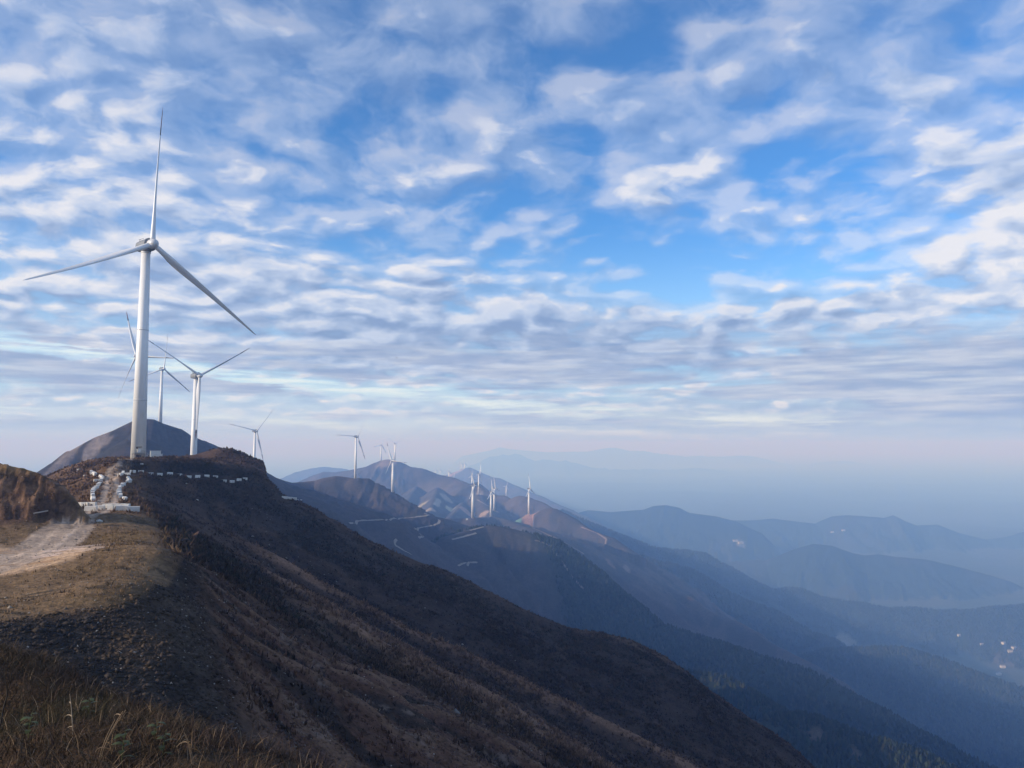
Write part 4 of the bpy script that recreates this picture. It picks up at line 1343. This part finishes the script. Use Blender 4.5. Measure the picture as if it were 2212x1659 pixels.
def blade_mesh(beta=45.0, flex=3.0, sag=0.0, n=20, band=True):
    """blade along +Z from the hub centre; chord swings from the rotor plane (Y) towards the axis by beta; flex bends the tip downwind (-X), sag along Y"""
    bm = bmesh.new()
    st = [1.3, 2.2, 3.5, 5.5, 8, 11, 15, 20, 25, 30, 34.5, 37.5, 39.4, 39.5, 41.9, 42.0, 45, 48, 49.4, 50]
    rings = []
    for z in st:
        f = z / BLADE_LEN
        chord = np.interp(z, [0, 2.5, 5, 9, 12, 20, 30, 40, 48, 50], [1.9, 1.9, 2.2, 3.1, 3.15, 2.5, 1.8, 1.2, .65, .12])
        thick = np.interp(z, [0, 2.5, 5, 9, 14, 25, 40, 50], [1.0, 1.0, .75, .42, .30, .22, .17, .14])
        tw = radians(beta) + radians(np.interp(z, [0, 9, 20, 35, 50], [14, 12, 6, 1, -1]))
        bx = -flex * f ** 2.2; by = sag * f ** 2
        cy, cx = cos(tw), -sin(tw)
        ring = []
        for k in range(n):
            a = 2 * pi * k / n
            u = 0.5 * cos(a)                         # along the chord, leading edge at -0.5
            if thick > .98:
                v = 0.5 * sin(a)
            else:
                xx = u + .5
                yt = 5 * (0.2969 * sqrt(max(xx, 0)) - 0.126 * xx - 0.3516 * xx ** 2 + 0.2843 * xx ** 3 - 0.1036 * xx ** 4)
                af = yt * thick * (1 if sin(a) > 0 else -1) * (1.0 if abs(sin(a)) > 1e-6 else 0)
                mixf = np.clip((thick - .42) / .58, 0, 1)
                v = af * (1 - mixf) + 0.5 * sin(a) * mixf * thick
            sh = np.interp(thick, [.42, 1.0], [0.18, 0.0])
            uu = (u + sh) * chord; vv = v * chord
            ring.append(bm.verts.new((bx + uu * cx + vv * cy, by + uu * cy - vv * cx, z)))
        rings.append(ring)
    for q in range(len(rings) - 1):
        z = st[q]
        for k in range(n):
            f = bm.faces.new((rings[q][k], rings[q][(k + 1) % n], rings[q + 1][(k + 1) % n], rings[q + 1][k]))
            f.material_index = 0 if not band else (2 if 39.45 <= z < 41.95 else (1 if z >= 41.95 else 0))
    bm.faces.new(list(reversed(rings[0]))); bm.faces.new(rings[-1])
    bmesh.ops.recalc_face_normals(bm, faces=bm.faces)
    return to_mesh(bm, 'blade', [M_BLADE, M_RED, M_BLACK], True)


KIT = dict(tower=tower_mesh(), nacelle=nacelle_mesh(), generator=generator_mesh(), hub=hub_mesh(), blade=blade_mesh(), weather_mast=vane_mesh(), yaw_bearing=yaw_mesh())


def turbine(px, D, hub_py, label, phase, yaw=WIND, group='white wind turbines along the ridges', tiny=False, blades_=None, base_py=None, lift=0.0):
    x, y = at(px, hub_py + 80.0 * FPX / D, D)[:2]
    hub_z = at(px, hub_py, D)[2]
    gz = ground(x, y)
    if base_py is not None:
        pass
    root = put('wind_turbine', None, None, label, 'wind turbine', group)
    root.location = (x, y, gz - 0.4)
    root.rotation_euler = (0, 0, yaw)
    hz = hub_z - (gz - 0.4)
    rise = hz - 80.0
    tw = put('tower', KIT['tower'], parent=root)
    fat = 1.0 if D < 1700 else (1.4 if D < 4000 else (1.9 if D < 5800 else 2.6))
    tw.scale = (fat, fat, (77.6 + rise) / 77.6)
    names = ['nacelle', 'generator', 'hub'] + ([] if tiny else ['weather_mast'])
    if not tiny:
        yb = put('yaw_bearing', KIT['yaw_bearing'], parent=root); yb.location = (0, 0, rise)
    for nm in names:
        p = put(nm, KIT[nm], parent=root)
        p.location = (0, 0, hz)
    for k in range(3):
        b = put('blade', (blades_[k] if blades_ else KIT['blade']), parent=root)
        b.location = (4.7, 0, hz)
        b.scale = (fat, fat, (1.06, 1.06, 1.0)[k] if blades_ else 1)
        b.rotation_euler = (radians(-(phase + 120 * k)), 0, 0)
    return root, hz


YAW_L = radians(-126)
YAW_R = radians(-24)
for row_ in TURBINES:
    px_, D_, hy_, ph_, yw_, tiny_, lab_ = row_
    kw = {}
    if D_ == 285:
        kw['blades_'] = [blade_mesh(45, -1.5, 0.3), blade_mesh(45, -2.0, 2.6, band=False), blade_mesh(45, -5.5, 2.2, band=False)]
    if 'far' in lab_ and tiny_:
        kw['group'] = 'tiny pale turbines on the far spur'
    r_ = turbine(px_, D_, hy_, lab_, ph_, yw_, tiny=tiny_, **kw)
    if D_ == 285:
        T1, HZ1 = r_


# door, landing and steps of the nearest tower (they face the camera)
def tower_fittings():
    fx = -T1.rotation_euler[2] + atan2_cam()
    R = Matrix.Rotation(fx, 4, 'Z')
    def fin(nm, bm, mats):
        me = to_mesh(bm, nm, mats)
        me.transform(R)
        return put(nm, me, parent=T1)
    r0 = 2.62
    bm = bmesh.new(); box(bm, (-r0 + 0.02, -0.1, 1.0), (0.5, 1.75, 1.75)); fin('base_opening', bm, M_BLACK)
    bm = bmesh.new(); box(bm, (-r0 - 0.25, -0.3, 3.75), (0.7, 1.0, 2.0), bev=.05); d = fin('door', bm, M_TOWER)
    bm = bmesh.new(); box(bm, (-r0 - 0.85, -0.2, 4.85), (1.3, 2.1, 0.22), bev=.04); box(bm, (-r0 - 0.7, 0.5, 4.45), (0.5, .6, .5)); fin('door_hood', bm, M_DARK)
    bm = bmesh.new(); box(bm, (-r0 - 0.9, 0.0, 2.35), (1.9, 4.2, 0.16)); box(bm, (-r0 - 1.7, 1.95, 1.1), (.12, .12, 2.35)); box(bm, (-r0 - 1.7, -1.95, 1.1), (.12, .12, 2.35)); fin('landing', bm, M_DARK)
    bm = bmesh.new()
    for h in (0.5, 1.05):
        bar(bm, (-r0 - 1.8, -2.05, 2.4 + h), (-r0 - 1.8, 2.05, 2.4 + h), .045); bar(bm, (-r0 - 1.8, 2.05, 2.4 + h), (-r0 - .2, 2.05, 2.4 + h), .045)
    for yy in (-2.05, -1.0, 0, 1.0, 2.05):
        bar(bm, (-r0 - 1.8, yy, 2.4), (-r0 - 1.8, yy, 3.45), .045)
    fin('railing', bm, M_STEEL)
    bm = bmesh.new()
    for k in range(10):
        box(bm, (-r0 - 0.9, -2.25 - .27 * k, 2.3 - .23 * k), (1.0, .28, .05))
    for xx in (-r0 - .4, -r0 - 1.4):
        bar(bm, (xx, -2.1, 2.35), (xx, -4.8, 0.0), .07); bar(bm, (xx, -2.1, 3.35), (xx, -4.8, 1.0), .04)
        for k in range(4):
            f = (k + .5) / 4
            bar(bm, (xx, -2.1 - 2.7 * f, 2.35 * (1 - f)), (xx, -2.1 - 2.7 * f, 3.35 - 2.35 * f), .035)
    fin('steps', bm, M_STEEL)


def atan2_cam():
    x, y = T1.location[:2]
    return math.atan2(y, x)      # fittings are modelled on the -X side of the tower: turn that side to the camera


tower_fittings()


# ------------------------------------------------------------------ transformer cabinets
def cabinet(px, py, D, w, d, h, label, rot, doors=2):
    p = at(px, py, D)
    root = put('transformer_cabinet', None, None, label, 'electrical cabinet', 'electrical cabinets beside turbine towers')
    root.location = (p[0], p[1], ground(p[0], p[1]) - .1)
    root.rotation_euler = (0, 0, rot)
    bm = bmesh.new(); box(bm, (0, 0, h / 2 + .15), (w, d, h), bev=.04); box(bm, (0, 0, .1), (w + .1, d + .1, .3))
    put('body', to_mesh(bm, 'body', M_CAB), parent=root)
    bm = bmesh.new(); box(bm, (0, 0, h + .21), (w + .25, d + .25, .12), bev=.03)
    put('roof', to_mesh(bm, 'roof', M_STEEL), parent=root)
    for k in range(doors):
        bm = bmesh.new(); ww = w / doors
        box(bm, (-w / 2 + ww * (k + .5), -d / 2 - .02, h / 2 + .15), (ww - .14, .06, h - .25), bev=.02)
        dd = put('door', to_mesh(bm, 'door', M_CAB), parent=root)
        bm = bmesh.new(); box(bm, (-w / 2 + ww * (k + .5) + ww * .32, -d / 2 - .08, h / 2 + .15), (.05, .06, .28))
        put('handle', to_mesh(bm, 'handle', M_DARK), parent=dd)
    return root


cabinet(335.5, 989, 283, 3.5, 2.6, 2.75, "big white transformer cabinet with two doors beside the largest turbine's tower", radians(28))
cabinet(339.5, 990.5, 279, 1.35, 1.2, 1.55, 'small pale cabinet standing in front of the big transformer cabinet', radians(28), 1)
cabinet(346, 990, 284, 1.5, 1.2, 1.6, 'small grey cabinet at the right end of the cabinet group', radians(28), 1)
cabinet(1009, 1117, 1930, 5, 3.5, 4.0, "white cabinet left of the foot of the tallest turbine in the far cluster", 0.2, 2)
cabinet(1037, 1067.5, 3000, 6, 4, 4.0, 'white cabinet on the levelled pad half way down the far crest', 0.2, 2)


# ------------------------------------------------------------------ concrete guard blocks
def block_mesh(seed, L=1.9, W=0.72, H=0.82):
    r = random.Random(seed)
    bm = bmesh.new()
    vs = box(bm, (0, 0, H / 2 - .06), (L, W, H), bev=.045)
    for v in bm.verts:
        if v.co.z > H / 2:
            v.co.x *= 0.985; v.co.y *= 0.93
        v.co += Vector((r.uniform(-.02, .02), r.uniform(-.02, .02), r.uniform(-.015, .015)))
    return to_mesh(bm, 'concrete_block', M_CONC)


BLOCKS = [block_mesh(k) for k in range(6)]
BLOCKS_S = [block_mesh(20 + k, .92, .72, .76) for k in range(4)]
BLOCKS_L = [block_mesh(30 + k, 1.45, .8, .78) for k in range(4)]
LONG = block_mesh(40, 1.95, .7, .85)
ORD = ['first', 'second', 'third', 'fourth', 'fifth', 'sixth', 'seventh', 'eighth', 'ninth', 'tenth', 'eleventh', 'twelfth', 'thirteenth', 'fourteenth', 'fifteenth', 'sixteenth', 'seventeenth', 'eighteenth', 'nineteenth', 'twentieth', 'twenty-first', 'twenty-second', 'twenty-third']


def c8(cx, cy):
    return ((250 + cx / 3.687) / 1.8228, (1800 + cy / 3.687) / 1.8228)


def c2(cx, cy):
    return (cx / 2.011 / 1.8228, (1600 + cy / 2.011) / 1.8228)


def c3(cx, cy):
    return ((900 + cx / 1.7015) / 1.8228, (1550 + cy / 1.7015) / 1.8228)


def row(pts, label, group, meshes=BLOCKS, turn=None, dmin=100, jitter=.16, along=True, n=None, pitch=None, D=None):
    """blocks set out along a line on the ground"""
    W = [hit(px, py, dmin) if D is None else at(px, py, D if not isinstance(D, (list, tuple)) else D[0] + (D[1] - D[0]) * q / (len(pts) - 1)) for q, (px, py) in enumerate(pts)]
    if pitch:                       # even spacing along the line
        W2 = []
        A = np.array([w[:2] for w in W])
        seg = np.hypot(*np.diff(A, axis=0).T); cum = np.r_[0, np.cumsum(seg)]
        m = max(2, int(round(cum[-1] / pitch)) + 1)
        for q in np.linspace(0, cum[-1], m):
            W2.append((np.interp(q, cum, A[:, 0]), np.interp(q, cum, A[:, 1])))
        W = W2
    out = []
    m = len(W)
    for k, w in enumerate(W):
        a = W[max(k - 1, 0)]; b = W[min(k + 1, m - 1)]
        ang = math.atan2(b[1] - a[1], b[0] - a[0]) if along else 0
        if turn is not None:
            ang = turn
        o = put('concrete_block', meshes[k % len(meshes)], None, label(min(k, 22), m), 'concrete block', group)
        o.location = (w[0], w[1], ground(w[0], w[1]))
        s = .5
        gx = ground(w[0] + cos(ang) * s, w[1] + sin(ang) * s) - ground(w[0] - cos(ang) * s, w[1] - sin(ang) * s)
        o.rotation_euler = (0, -math.atan2(gx, 2 * s) * (.8 if turn is None else .2), ang + random.uniform(-jitter, jitter))
        out.append(o)
    return out


LC = [c8(*p) for p in ((400, 232), (440, 255), (480, 277), (515, 297), (548, 308))]
row(LC, lambda k, m: '%s block from the far end, short upper row at the left road edge' % ORD[k], 'blocks along the left edge of the dirt road', pitch=3.6)
LC2 = [c8(*p) for p in ((556, 345), (540, 385), (510, 425), (465, 465), (428, 500), (420, 545), (426, 590), (430, 645))]
row(LC2, lambda k, m: '%s block from the far end, curving row at the left road edge' % ORD[k], 'blocks along the left edge of the dirt road', pitch=4.8)
LC3 = [c8(*p) for p in ((400, 662), (350, 672), (300, 676))]
row(LC3, lambda k, m: '%s block, counted leftwards, of the row between road and cut bank' % ORD[k], 'blocks along the left edge of the dirt road', D=139)
row([c8(498, 362)], lambda k, m: 'pale block knocked askew beside the left row of road blocks', 'blocks along the left edge of the dirt road', turn=0.5)
RC = [c8(*p) for p in ((862, 255), (830, 278), (860, 305), (905, 328), (945, 345))]
row(RC, lambda k, m: '%s block of the upper right road edge, counted towards the gate' % ORD[k], 'blocks along the right edge of the dirt road', pitch=3.6)
RC2 = [c8(*p) for p in ((938, 362), (890, 395), (850, 425), (815, 470), (798, 505), (808, 545), (825, 582), (850, 615), (890, 632))]
row(RC2, lambda k, m: '%s block of the curving right road edge, counted towards the gate' % ORD[k], 'blocks along the right edge of the dirt road', pitch=4.8)
BK = [c8(*p) for p in ((610, 682), (680, 676), (770, 672), (860, 668), (925, 662))]
row(BK, lambda k, m: '%s white block from the left in the rear row closing the road' % ORD[k], 'blocks closing the road at the gate', BLOCKS_S, turn=radians(8), D=136.5)
FR = [c8(*p) for p in ((495, 722), (555, 730), (685, 728), (795, 732), (915, 722))]
row(FR, lambda k, m: '%s white block from the left in the front row closing the road' % ORD[k], 'blocks closing the road at the gate', BLOCKS_S, turn=radians(10), D=133.5)
row([c8(850, 775), c8(1015, 745)], lambda k, m: ('left' if k == 0 else 'right') + ' half of the long white barrier in front of the blocked gate', 'long barriers at the gate', [LONG], turn=radians(24), jitter=.02, D=131)
row([c8(400, 735)], lambda k, m: 'low beige slab lying across the track left of the gate', 'blocks closing the road at the gate', [LONG], turn=radians(12), D=131)
RW = [c2(*p) for p in ((955, 545), (1010, 541), (1050, 541), (1115, 544), (1190, 550), (1265, 555), (1345, 558), (1420, 560), (1495, 566), (1565, 570), (1637, 572), (1705, 572), (1775, 573), (1838, 574), (1893, 578), (1940, 580))]
row(RW, lambda k, m: '%s white block from the left in the straight row along the cut ledge' % ORD[k], 'blocks along the ledge road', BLOCKS_L, turn=radians(20), D=(206.5, 246))
RS = [c3(*p) for p in ((375, 704), (408, 707), (436, 710), (462, 713), (486, 716))]
row(RS, lambda k, m: '%s white block from the left in the short far row above the drop' % ORD[k], 'blocks in the short far row', BLOCKS, turn=radians(5), dmin=230)

# ------------------------------------------------------------------ boulders, plank, houses, weeds, bird
def rock_mesh(seed, mat):
    bm = bmesh.new()
    bmesh.ops.create_icosphere(bm, subdivisions=2, radius=1.0)
    r = random.Random(seed)
    a = [Vector((r.gauss(0, 1), r.gauss(0, 1), r.gauss(0, 1))).normalized() for _ in range(7)]
    for v in bm.verts:
        for n in a:
            d = v.co.dot(n)
            if d > .72:
                v.co -= n * (d - .72) * .9
        v.co *= 1 + r.uniform(-.06, .06)
    return to_mesh(bm, 'boulder', mat)


M_ROCK = paint_material("pale_rock", (0.48, 0.45, 0.40), 0.9, dirt=(0.22, 0.19, 0.15), amount=.8, streak=False, scale=3, bump=.6)
for k, (px, py, r, lab) in enumerate(((*c8(225, 190), .55, 'pale boulder on the brown slope left of the road, below the turbine pad'), (*c8(315, 275), .45, 'pale boulder beside the upper left row of road blocks'),
                                      (*c8(1135, 117), .5, 'white boulder above the ledge road, right of the bend below the big turbine'), (*c8(1940, 630), .35, 'pale stone alone in the dark brush below the ledge blocks'),
                                      (*c8(1785, 392), .32, 'pale stone in dark brush just under the row of ledge blocks'), (*c8(520, 942), .4, 'flat pale stone in the grass between the road and the dark brush'),
                                      (*c8(10, 128), .5, 'pale boulder at the foot of the big brown hill, left of the road'))):
    p = hit(px, py, 90)
    o = put('boulder', rock_mesh(k, M_ROCK), None, lab, 'boulder', 'pale boulders on the slopes')
    o.location = (p[0], p[1], ground(p[0], p[1]) + r * .25); o.scale = (r * 1.3, r, r * .7); o.rotation_euler = (0, 0, k * 1.3)

M_WOOD = paint_material("weathered_timber", (0.36, 0.31, 0.26), 0.85, streak=False, scale=4)
a, b = hit(72, 1114, 60), hit(104, 1108, 60)
bm = bmesh.new(); bar(bm, (0, 0, 0), (b[0] - a[0], b[1] - a[1], ground(b[0], b[1]) - ground(a[0], a[1]) + .05), .10, 10)
o = put('timber_log', to_mesh(bm, 'timber_log', M_WOOD), None, 'pale straight log lying at the foot of the cut bank beside the road', 'log')
o.location = (a[0], a[1], ground(a[0], a[1]) + .09)

M_WALL = paint_material("white_render", (0.52, 0.50, 0.47), 0.8, amount=.4)
M_ROOF = paint_material("grey_roof_tile", (0.22, 0.20, 0.20), 0.8, amount=.3)


def house(px, py, w, d, h, rot, label, group, dmin=1500):
    p = hit(px, py, dmin)
    root = put('house', None, None, label, 'house', group)
    root.location = (p[0], p[1], ground(p[0], p[1]) - 1.0); root.rotation_euler = (0, 0, rot)
    w *= .75; d = max(d * .75, 6.0)
    bm = bmesh.new(); box(bm, (0, 0, h / 2 + .5), (w, d, h + 1))
    put('wall', to_mesh(bm, 'wall', M_WALL), parent=root)
    bm = bmesh.new()
    z0, z1 = h + 1.004, h + 1 + d * .28
    v = [bm.verts.new(c) for c in ((-w / 2 - .5, -d / 2 - .5, z0), (w / 2 + .5, -d / 2 - .5, z0), (w / 2 + .5, d / 2 + .5, z0), (-w / 2 - .5, d / 2 + .5, z0), (-w / 2 - .5, 0, z1), (w / 2 + .5, 0, z1))]
    for f in ((0, 1, 5, 4), (2, 3, 4, 5), (0, 4, 3), (1, 2, 5), (3, 2, 1, 0)):
        bm.faces.new([v[i] for i in f])
    put('roof', to_mesh(bm, 'roof', M_ROOF), parent=root)
    for k in (-1, 0, 1):
        bm = bmesh.new(); box(bm, (k * w * .3, -d / 2 - .05, h * .55 + .5), (w * .14, .16, h * .3))
        put('window', to_mesh(bm, 'window', M_DARK), parent=root)


def c8r(cx, cy):
    return ((3500 + cx / 3.318) / 1.8228, (2300 + cy / 3.318) / 1.8228)


HG = 'white houses in the hazy valley'
for cx, cy, w, lab in ((915, 682, 13, 'white house alone on the hazy hillside, leftmost and highest of the valley houses'), (1215, 800, 13, 'small white house second from the left in the hazy valley'),
                       (1497, 787, 18, 'pale wide house just up-left of the brightest valley house'), (1632, 845, 20, 'brightest white house near the brown clearing in the valley'),
                       (1585, 893, 22, 'large greyish house directly below the brightest valley house'), (1488, 1092, 20, 'white house in the valley between the clearing and the wooded ridge'),
                       (1435, 1188, 18, 'white house just above the dark wooded ridge, lowest of the valley houses')):
    house(*c8r(cx, cy), w, w * .7, 7, random.uniform(-.5, .5), lab, HG)
for px, py, w, lab in ((1588, 1170, 40, 'left one of the bright pair of long sheds below the far range'), (1600, 1174, 44, 'right one of the bright pair of long sheds below the far range'),
                       (1822, 1147, 34, 'pale shed high on the far wooded range, under its second summit'), (1798, 1151, 30, 'pale shed left of and below the highest shed on the far range')):
    house(px, py, w, w * .5, 9, .2, lab, 'sheds on the far range', 3000)

# ---- weeds and stalks of the foreground bank
M_LEAF = tint_material("weed_leaf", 0.6)


def ribbon(path, width, col, flat=None):
    """a tapering strip along a path"""
    P = np.array(path, np.float32); n = len(P)
    f = np.linspace(0, 1, n)
    w = np.array([width(q) for q in f])
    side = np.array(flat if flat is not None else (1, 0, 0), np.float32)
    V = np.stack([P - side * w[:, None] / 2, P + side * w[:, None] / 2], 1).reshape(-1, 3)
    F = np.array([(2 * k, 2 * k + 1, 2 * k + 3, 2 * k + 2) for k in range(n - 1)])
    return V, F, np.tile(np.array(col, np.float32), (len(V), 1))


def tube(path, r0, r1, col, n=5):
    P = np.array(path, np.float32); m = len(P)
    V = []
    for k in range(m):
        t = P[min(k + 1, m - 1)] - P[max(k - 1, 0)]; t /= np.linalg.norm(t) + 1e-9
        a = np.cross(t, (0.3, 0.9, 0.1)); a /= np.linalg.norm(a); b = np.cross(t, a)
        r = r0 + (r1 - r0) * k / (m - 1)
        V += [P[k] + r * (a * cos(2 * pi * q / n) + b * sin(2 * pi * q / n)) for q in range(n)]
    F = [(k * n + q, k * n + (q + 1) % n, (k + 1) * n + (q + 1) % n, (k + 1) * n + q) for k in range(m - 1) for q in range(n)]
    return np.array(V, np.float32), np.array(F), np.tile(np.array(col, np.float32), (len(V), 1))


def stalk(px, py, h, lean, label, seed, plume=False):
    r = random.Random(seed)
    p = hit(px, py, 3.5, 40)
    parts = []
    col = np.array(r.choice([(0.30, 0.21, 0.13), (0.24, 0.17, 0.11), (0.34, 0.26, 0.18)]))
    for q in range(r.randint(1, 3)):
        dx, dy = lean * h + r.uniform(-.12, .12) * h, r.uniform(-.15, .15) * h
        base = Vector((r.uniform(-.06, .06), r.uniform(-.06, .06), -.05))
        hh = h * r.uniform(.7, 1.0)
        path = [base + Vector((dx * f ** 1.6, dy * f ** 1.6, hh * f)) for f in np.linspace(0, 1, 7)]
        parts.append(tube(path, .008, .003, col, 4))
        for k in range(r.randint(3, 6)):
            f = r.uniform(.25, .98)
            s = base + Vector((dx * f ** 1.6, dy * f ** 1.6, hh * f))
            a = r.uniform(0, 2 * pi); L = r.uniform(.12, .32) * h
            lp = [s + Vector((cos(a) * L * g, sin(a) * L * g * .6, L * (.55 * g - .9 * g * g))) for g in np.linspace(0, 1, 5)]
            parts.append(ribbon(lp, lambda g: .012 * (1 - g) + .002, col * r.uniform(.7, 1.2), (sin(a) * .7, -cos(a) * .3, .6)))
        if plume:
            s = base + Vector((dx, dy, hh))
            for k in range(10):
                a = r.uniform(0, 2 * pi); L = r.uniform(.08, .18) * h
                lp = [s + Vector((cos(a) * L * g * .5 + lean * L * g, sin(a) * L * g * .5, L * (g - .6 * g * g) - .1 * h * k / 10)) for g in np.linspace(0, 1, 4)]
                parts.append(ribbon(lp, lambda g: .009 * (1 - g) + .002, col * 1.15, (.7, .2, .6)))
    V, F, K = merge(parts)
    o = put('dry_stalk', mesh_from('dry_stalk', V, F, M_LEAF, True, K), None, label, 'dry plant', 'dry stalks standing out of the bank')
    o.location = p


STALKS = [(905, 1690, 1.1, -.05, 'tallest dry stalk at the bottom edge, right of the middle of the bank', True), (855, 1680, .85, .3, 'dry stalk arching right with drooping leaves at the bottom edge', True),
          (780, 1668, .95, .02, 'thin straight dry stem standing upright near the bottom edge', False), (826, 1672, .7, -.3, 'dry stalk leaning left over purple brush', True),
          (735, 1660, .62, .35, 'slanting dry stem beside the purple brush patch', False), (1000, 1740, .9, .1, 'dry stalk farthest right on the bank', True), (955, 1720, .85, -.3, 'dry stalk bending left at the right end of the bank', True),
          (548, 1612, .5, .2, 'pair of pale slanting stems on the brow in the middle of the bank', False), (415, 1650, .5, -.25, 'pale bent stalk at the bottom edge left of the weeds', False), (210, 1640, .55, .35, 'pale forked stalk low on the left side of the bank', False),
          (160, 1590, .5, -.1, 'short dry stalk among green weeds on the left of the bank', False), (640, 1610, .45, -.3, 'short bent stem on the brow, left of the purple brush', False)]
for k, (px, py, h, lean, lab, pm) in enumerate(STALKS):
    stalk(px, py, h, lean, lab, k, pm)


def weed(px, py, h, nleaf, label, seed):
    r = random.Random(seed)
    p = hit(px, py, 3.5, 40)
    parts = [tube([(0, 0, -.03), (.01, 0, h * .5), (.03, .01, h)], .007, .003, (0.09, 0.10, 0.04), 5)]
    for k in range(nleaf):
        f = .2 + .8 * k / nleaf
        a = k * 2.4 + r.uniform(-.3, .3); L = r.uniform(.07, .13)
        s = Vector((.02 * f, 0, h * f))
        lp = [s + Vector((cos(a) * L * g, sin(a) * L * g, L * (.5 * g - .55 * g * g))) for g in np.linspace(0, 1, 6)]
        c = np.array((0.058, 0.070, 0.028)) * r.uniform(.6, 1.2)
        parts.append(ribbon(lp, lambda g: .055 * sin(pi * min(g * .9 + .08, 1)) + .002, c, (sin(a), -cos(a), .15)))
    V, F, K = merge(parts)
    o = put('green_weed', mesh_from('green_weed', V, F, M_LEAF, True, K), None, label, 'weed', 'green weeds on the bank')
    o.location = p


for k, (px, py, h, nl, lab) in enumerate(((262, 1652, .35, 9, 'largest green leafy weed at the bottom edge of the bank'), (350, 1640, .28, 6, 'green weed with one upright leaf right of the largest weed'), (332, 1602, .22, 6, 'small green weed in the middle of the purple brush'),
                                          (190, 1545, .22, 6, 'small green weed on the upper left of the bank'), (60, 1600, .3, 9, 'dark green weed low at the left edge of the bank'))):
    weed(px, py, h, nl, lab, k)

# bare dark sapling at the left edge
rs = random.Random(5)
p = hit(-12, 1600, 3.5, 40)
parts = []


def twig(base, d, L, r, depth):
    n = 6
    pts = [Vector(base)]
    dd = Vector(d)
    for k in range(n):
        dd = (dd + Vector((rs.uniform(-.18, .18), rs.uniform(-.18, .18), rs.uniform(-.05, .12)))).normalized()
        pts.append(pts[-1] + dd * (L / n))
    parts.append(tube(pts, r, r * .45, (0.030, 0.024, 0.020), 5))
    if depth:
        for k in range(3):
            q = rs.randint(2, n)
            twig(pts[q], (dd + Vector((rs.uniform(-.9, .9), rs.uniform(-.7, .7), rs.uniform(-.1, .5)))).normalized(), L * .5, r * .5, depth - 1)


twig((0, 0, -.1), (.04, 0, 1), 0.85, .012, 2)
V, F, K = merge(parts)
o = put('bare_sapling', mesh_from('bare_sapling', V, F, M_LEAF, True, K), None, 'bare dark sapling at the left edge of the grassy bank', 'sapling')
o.location = p

# a bird, a speck against the clouds
bm = bmesh.new()
bp = at(857, 773, 260)
ret = bmesh.ops.create_icosphere(bm, subdivisions=2, radius=.12)
bmesh.ops.scale(bm, vec=(2.2, .8, .7), verts=ret['verts'])
for sgn in (-1, 1):
    v = [bm.verts.new(c) for c in ((.12, .05 * sgn, .05), (.05, .35 * sgn, .16), (-.05, .62 * sgn, .05), (-.16, .3 * sgn, .12), (-.15, .05 * sgn, .04), (0.0, .3 * sgn, .11))]
    bm.faces.new((v[0], v[1], v[5])); bm.faces.new((v[1], v[2], v[5])); bm.faces.new((v[2], v[3], v[5])); bm.faces.new((v[3], v[4], v[5])); bm.faces.new((v[4], v[0], v[5]))
o = put('bird', to_mesh(bm, 'bird', M_DARK), None, 'tiny dark bird flying against the grey clouds in the middle of the sky', 'bird')
o.location = bp; o.rotation_euler = (0, 0, .4)

# ------------------------------------------------------------------ the air
bm = bmesh.new()
HT = 155.0; HB = float(GZ.min()) - 1.0
box(bm, (0, 0, (HT + HB) / 2), (150000, 150000, HT - HB))
m = bpy.data.materials.new("haze")
m.use_nodes = True
T = NT(m.node_tree)
out = T.n('ShaderNodeOutputMaterial')
pv = T.n('ShaderNodeVolumePrincipled')
pv.inputs['Color'].default_value = HAZE_COLOR
pv.inputs['Absorption Color'].default_value = HAZE_ABS
pv.inputs['Density'].default_value = HAZE_DENSITY
pv.inputs['Anisotropy'].default_value = 0.0
T.link(pv.outputs[0], out.inputs['Volume'])
put('haze', to_mesh(bm, 'haze', m), 'stuff')
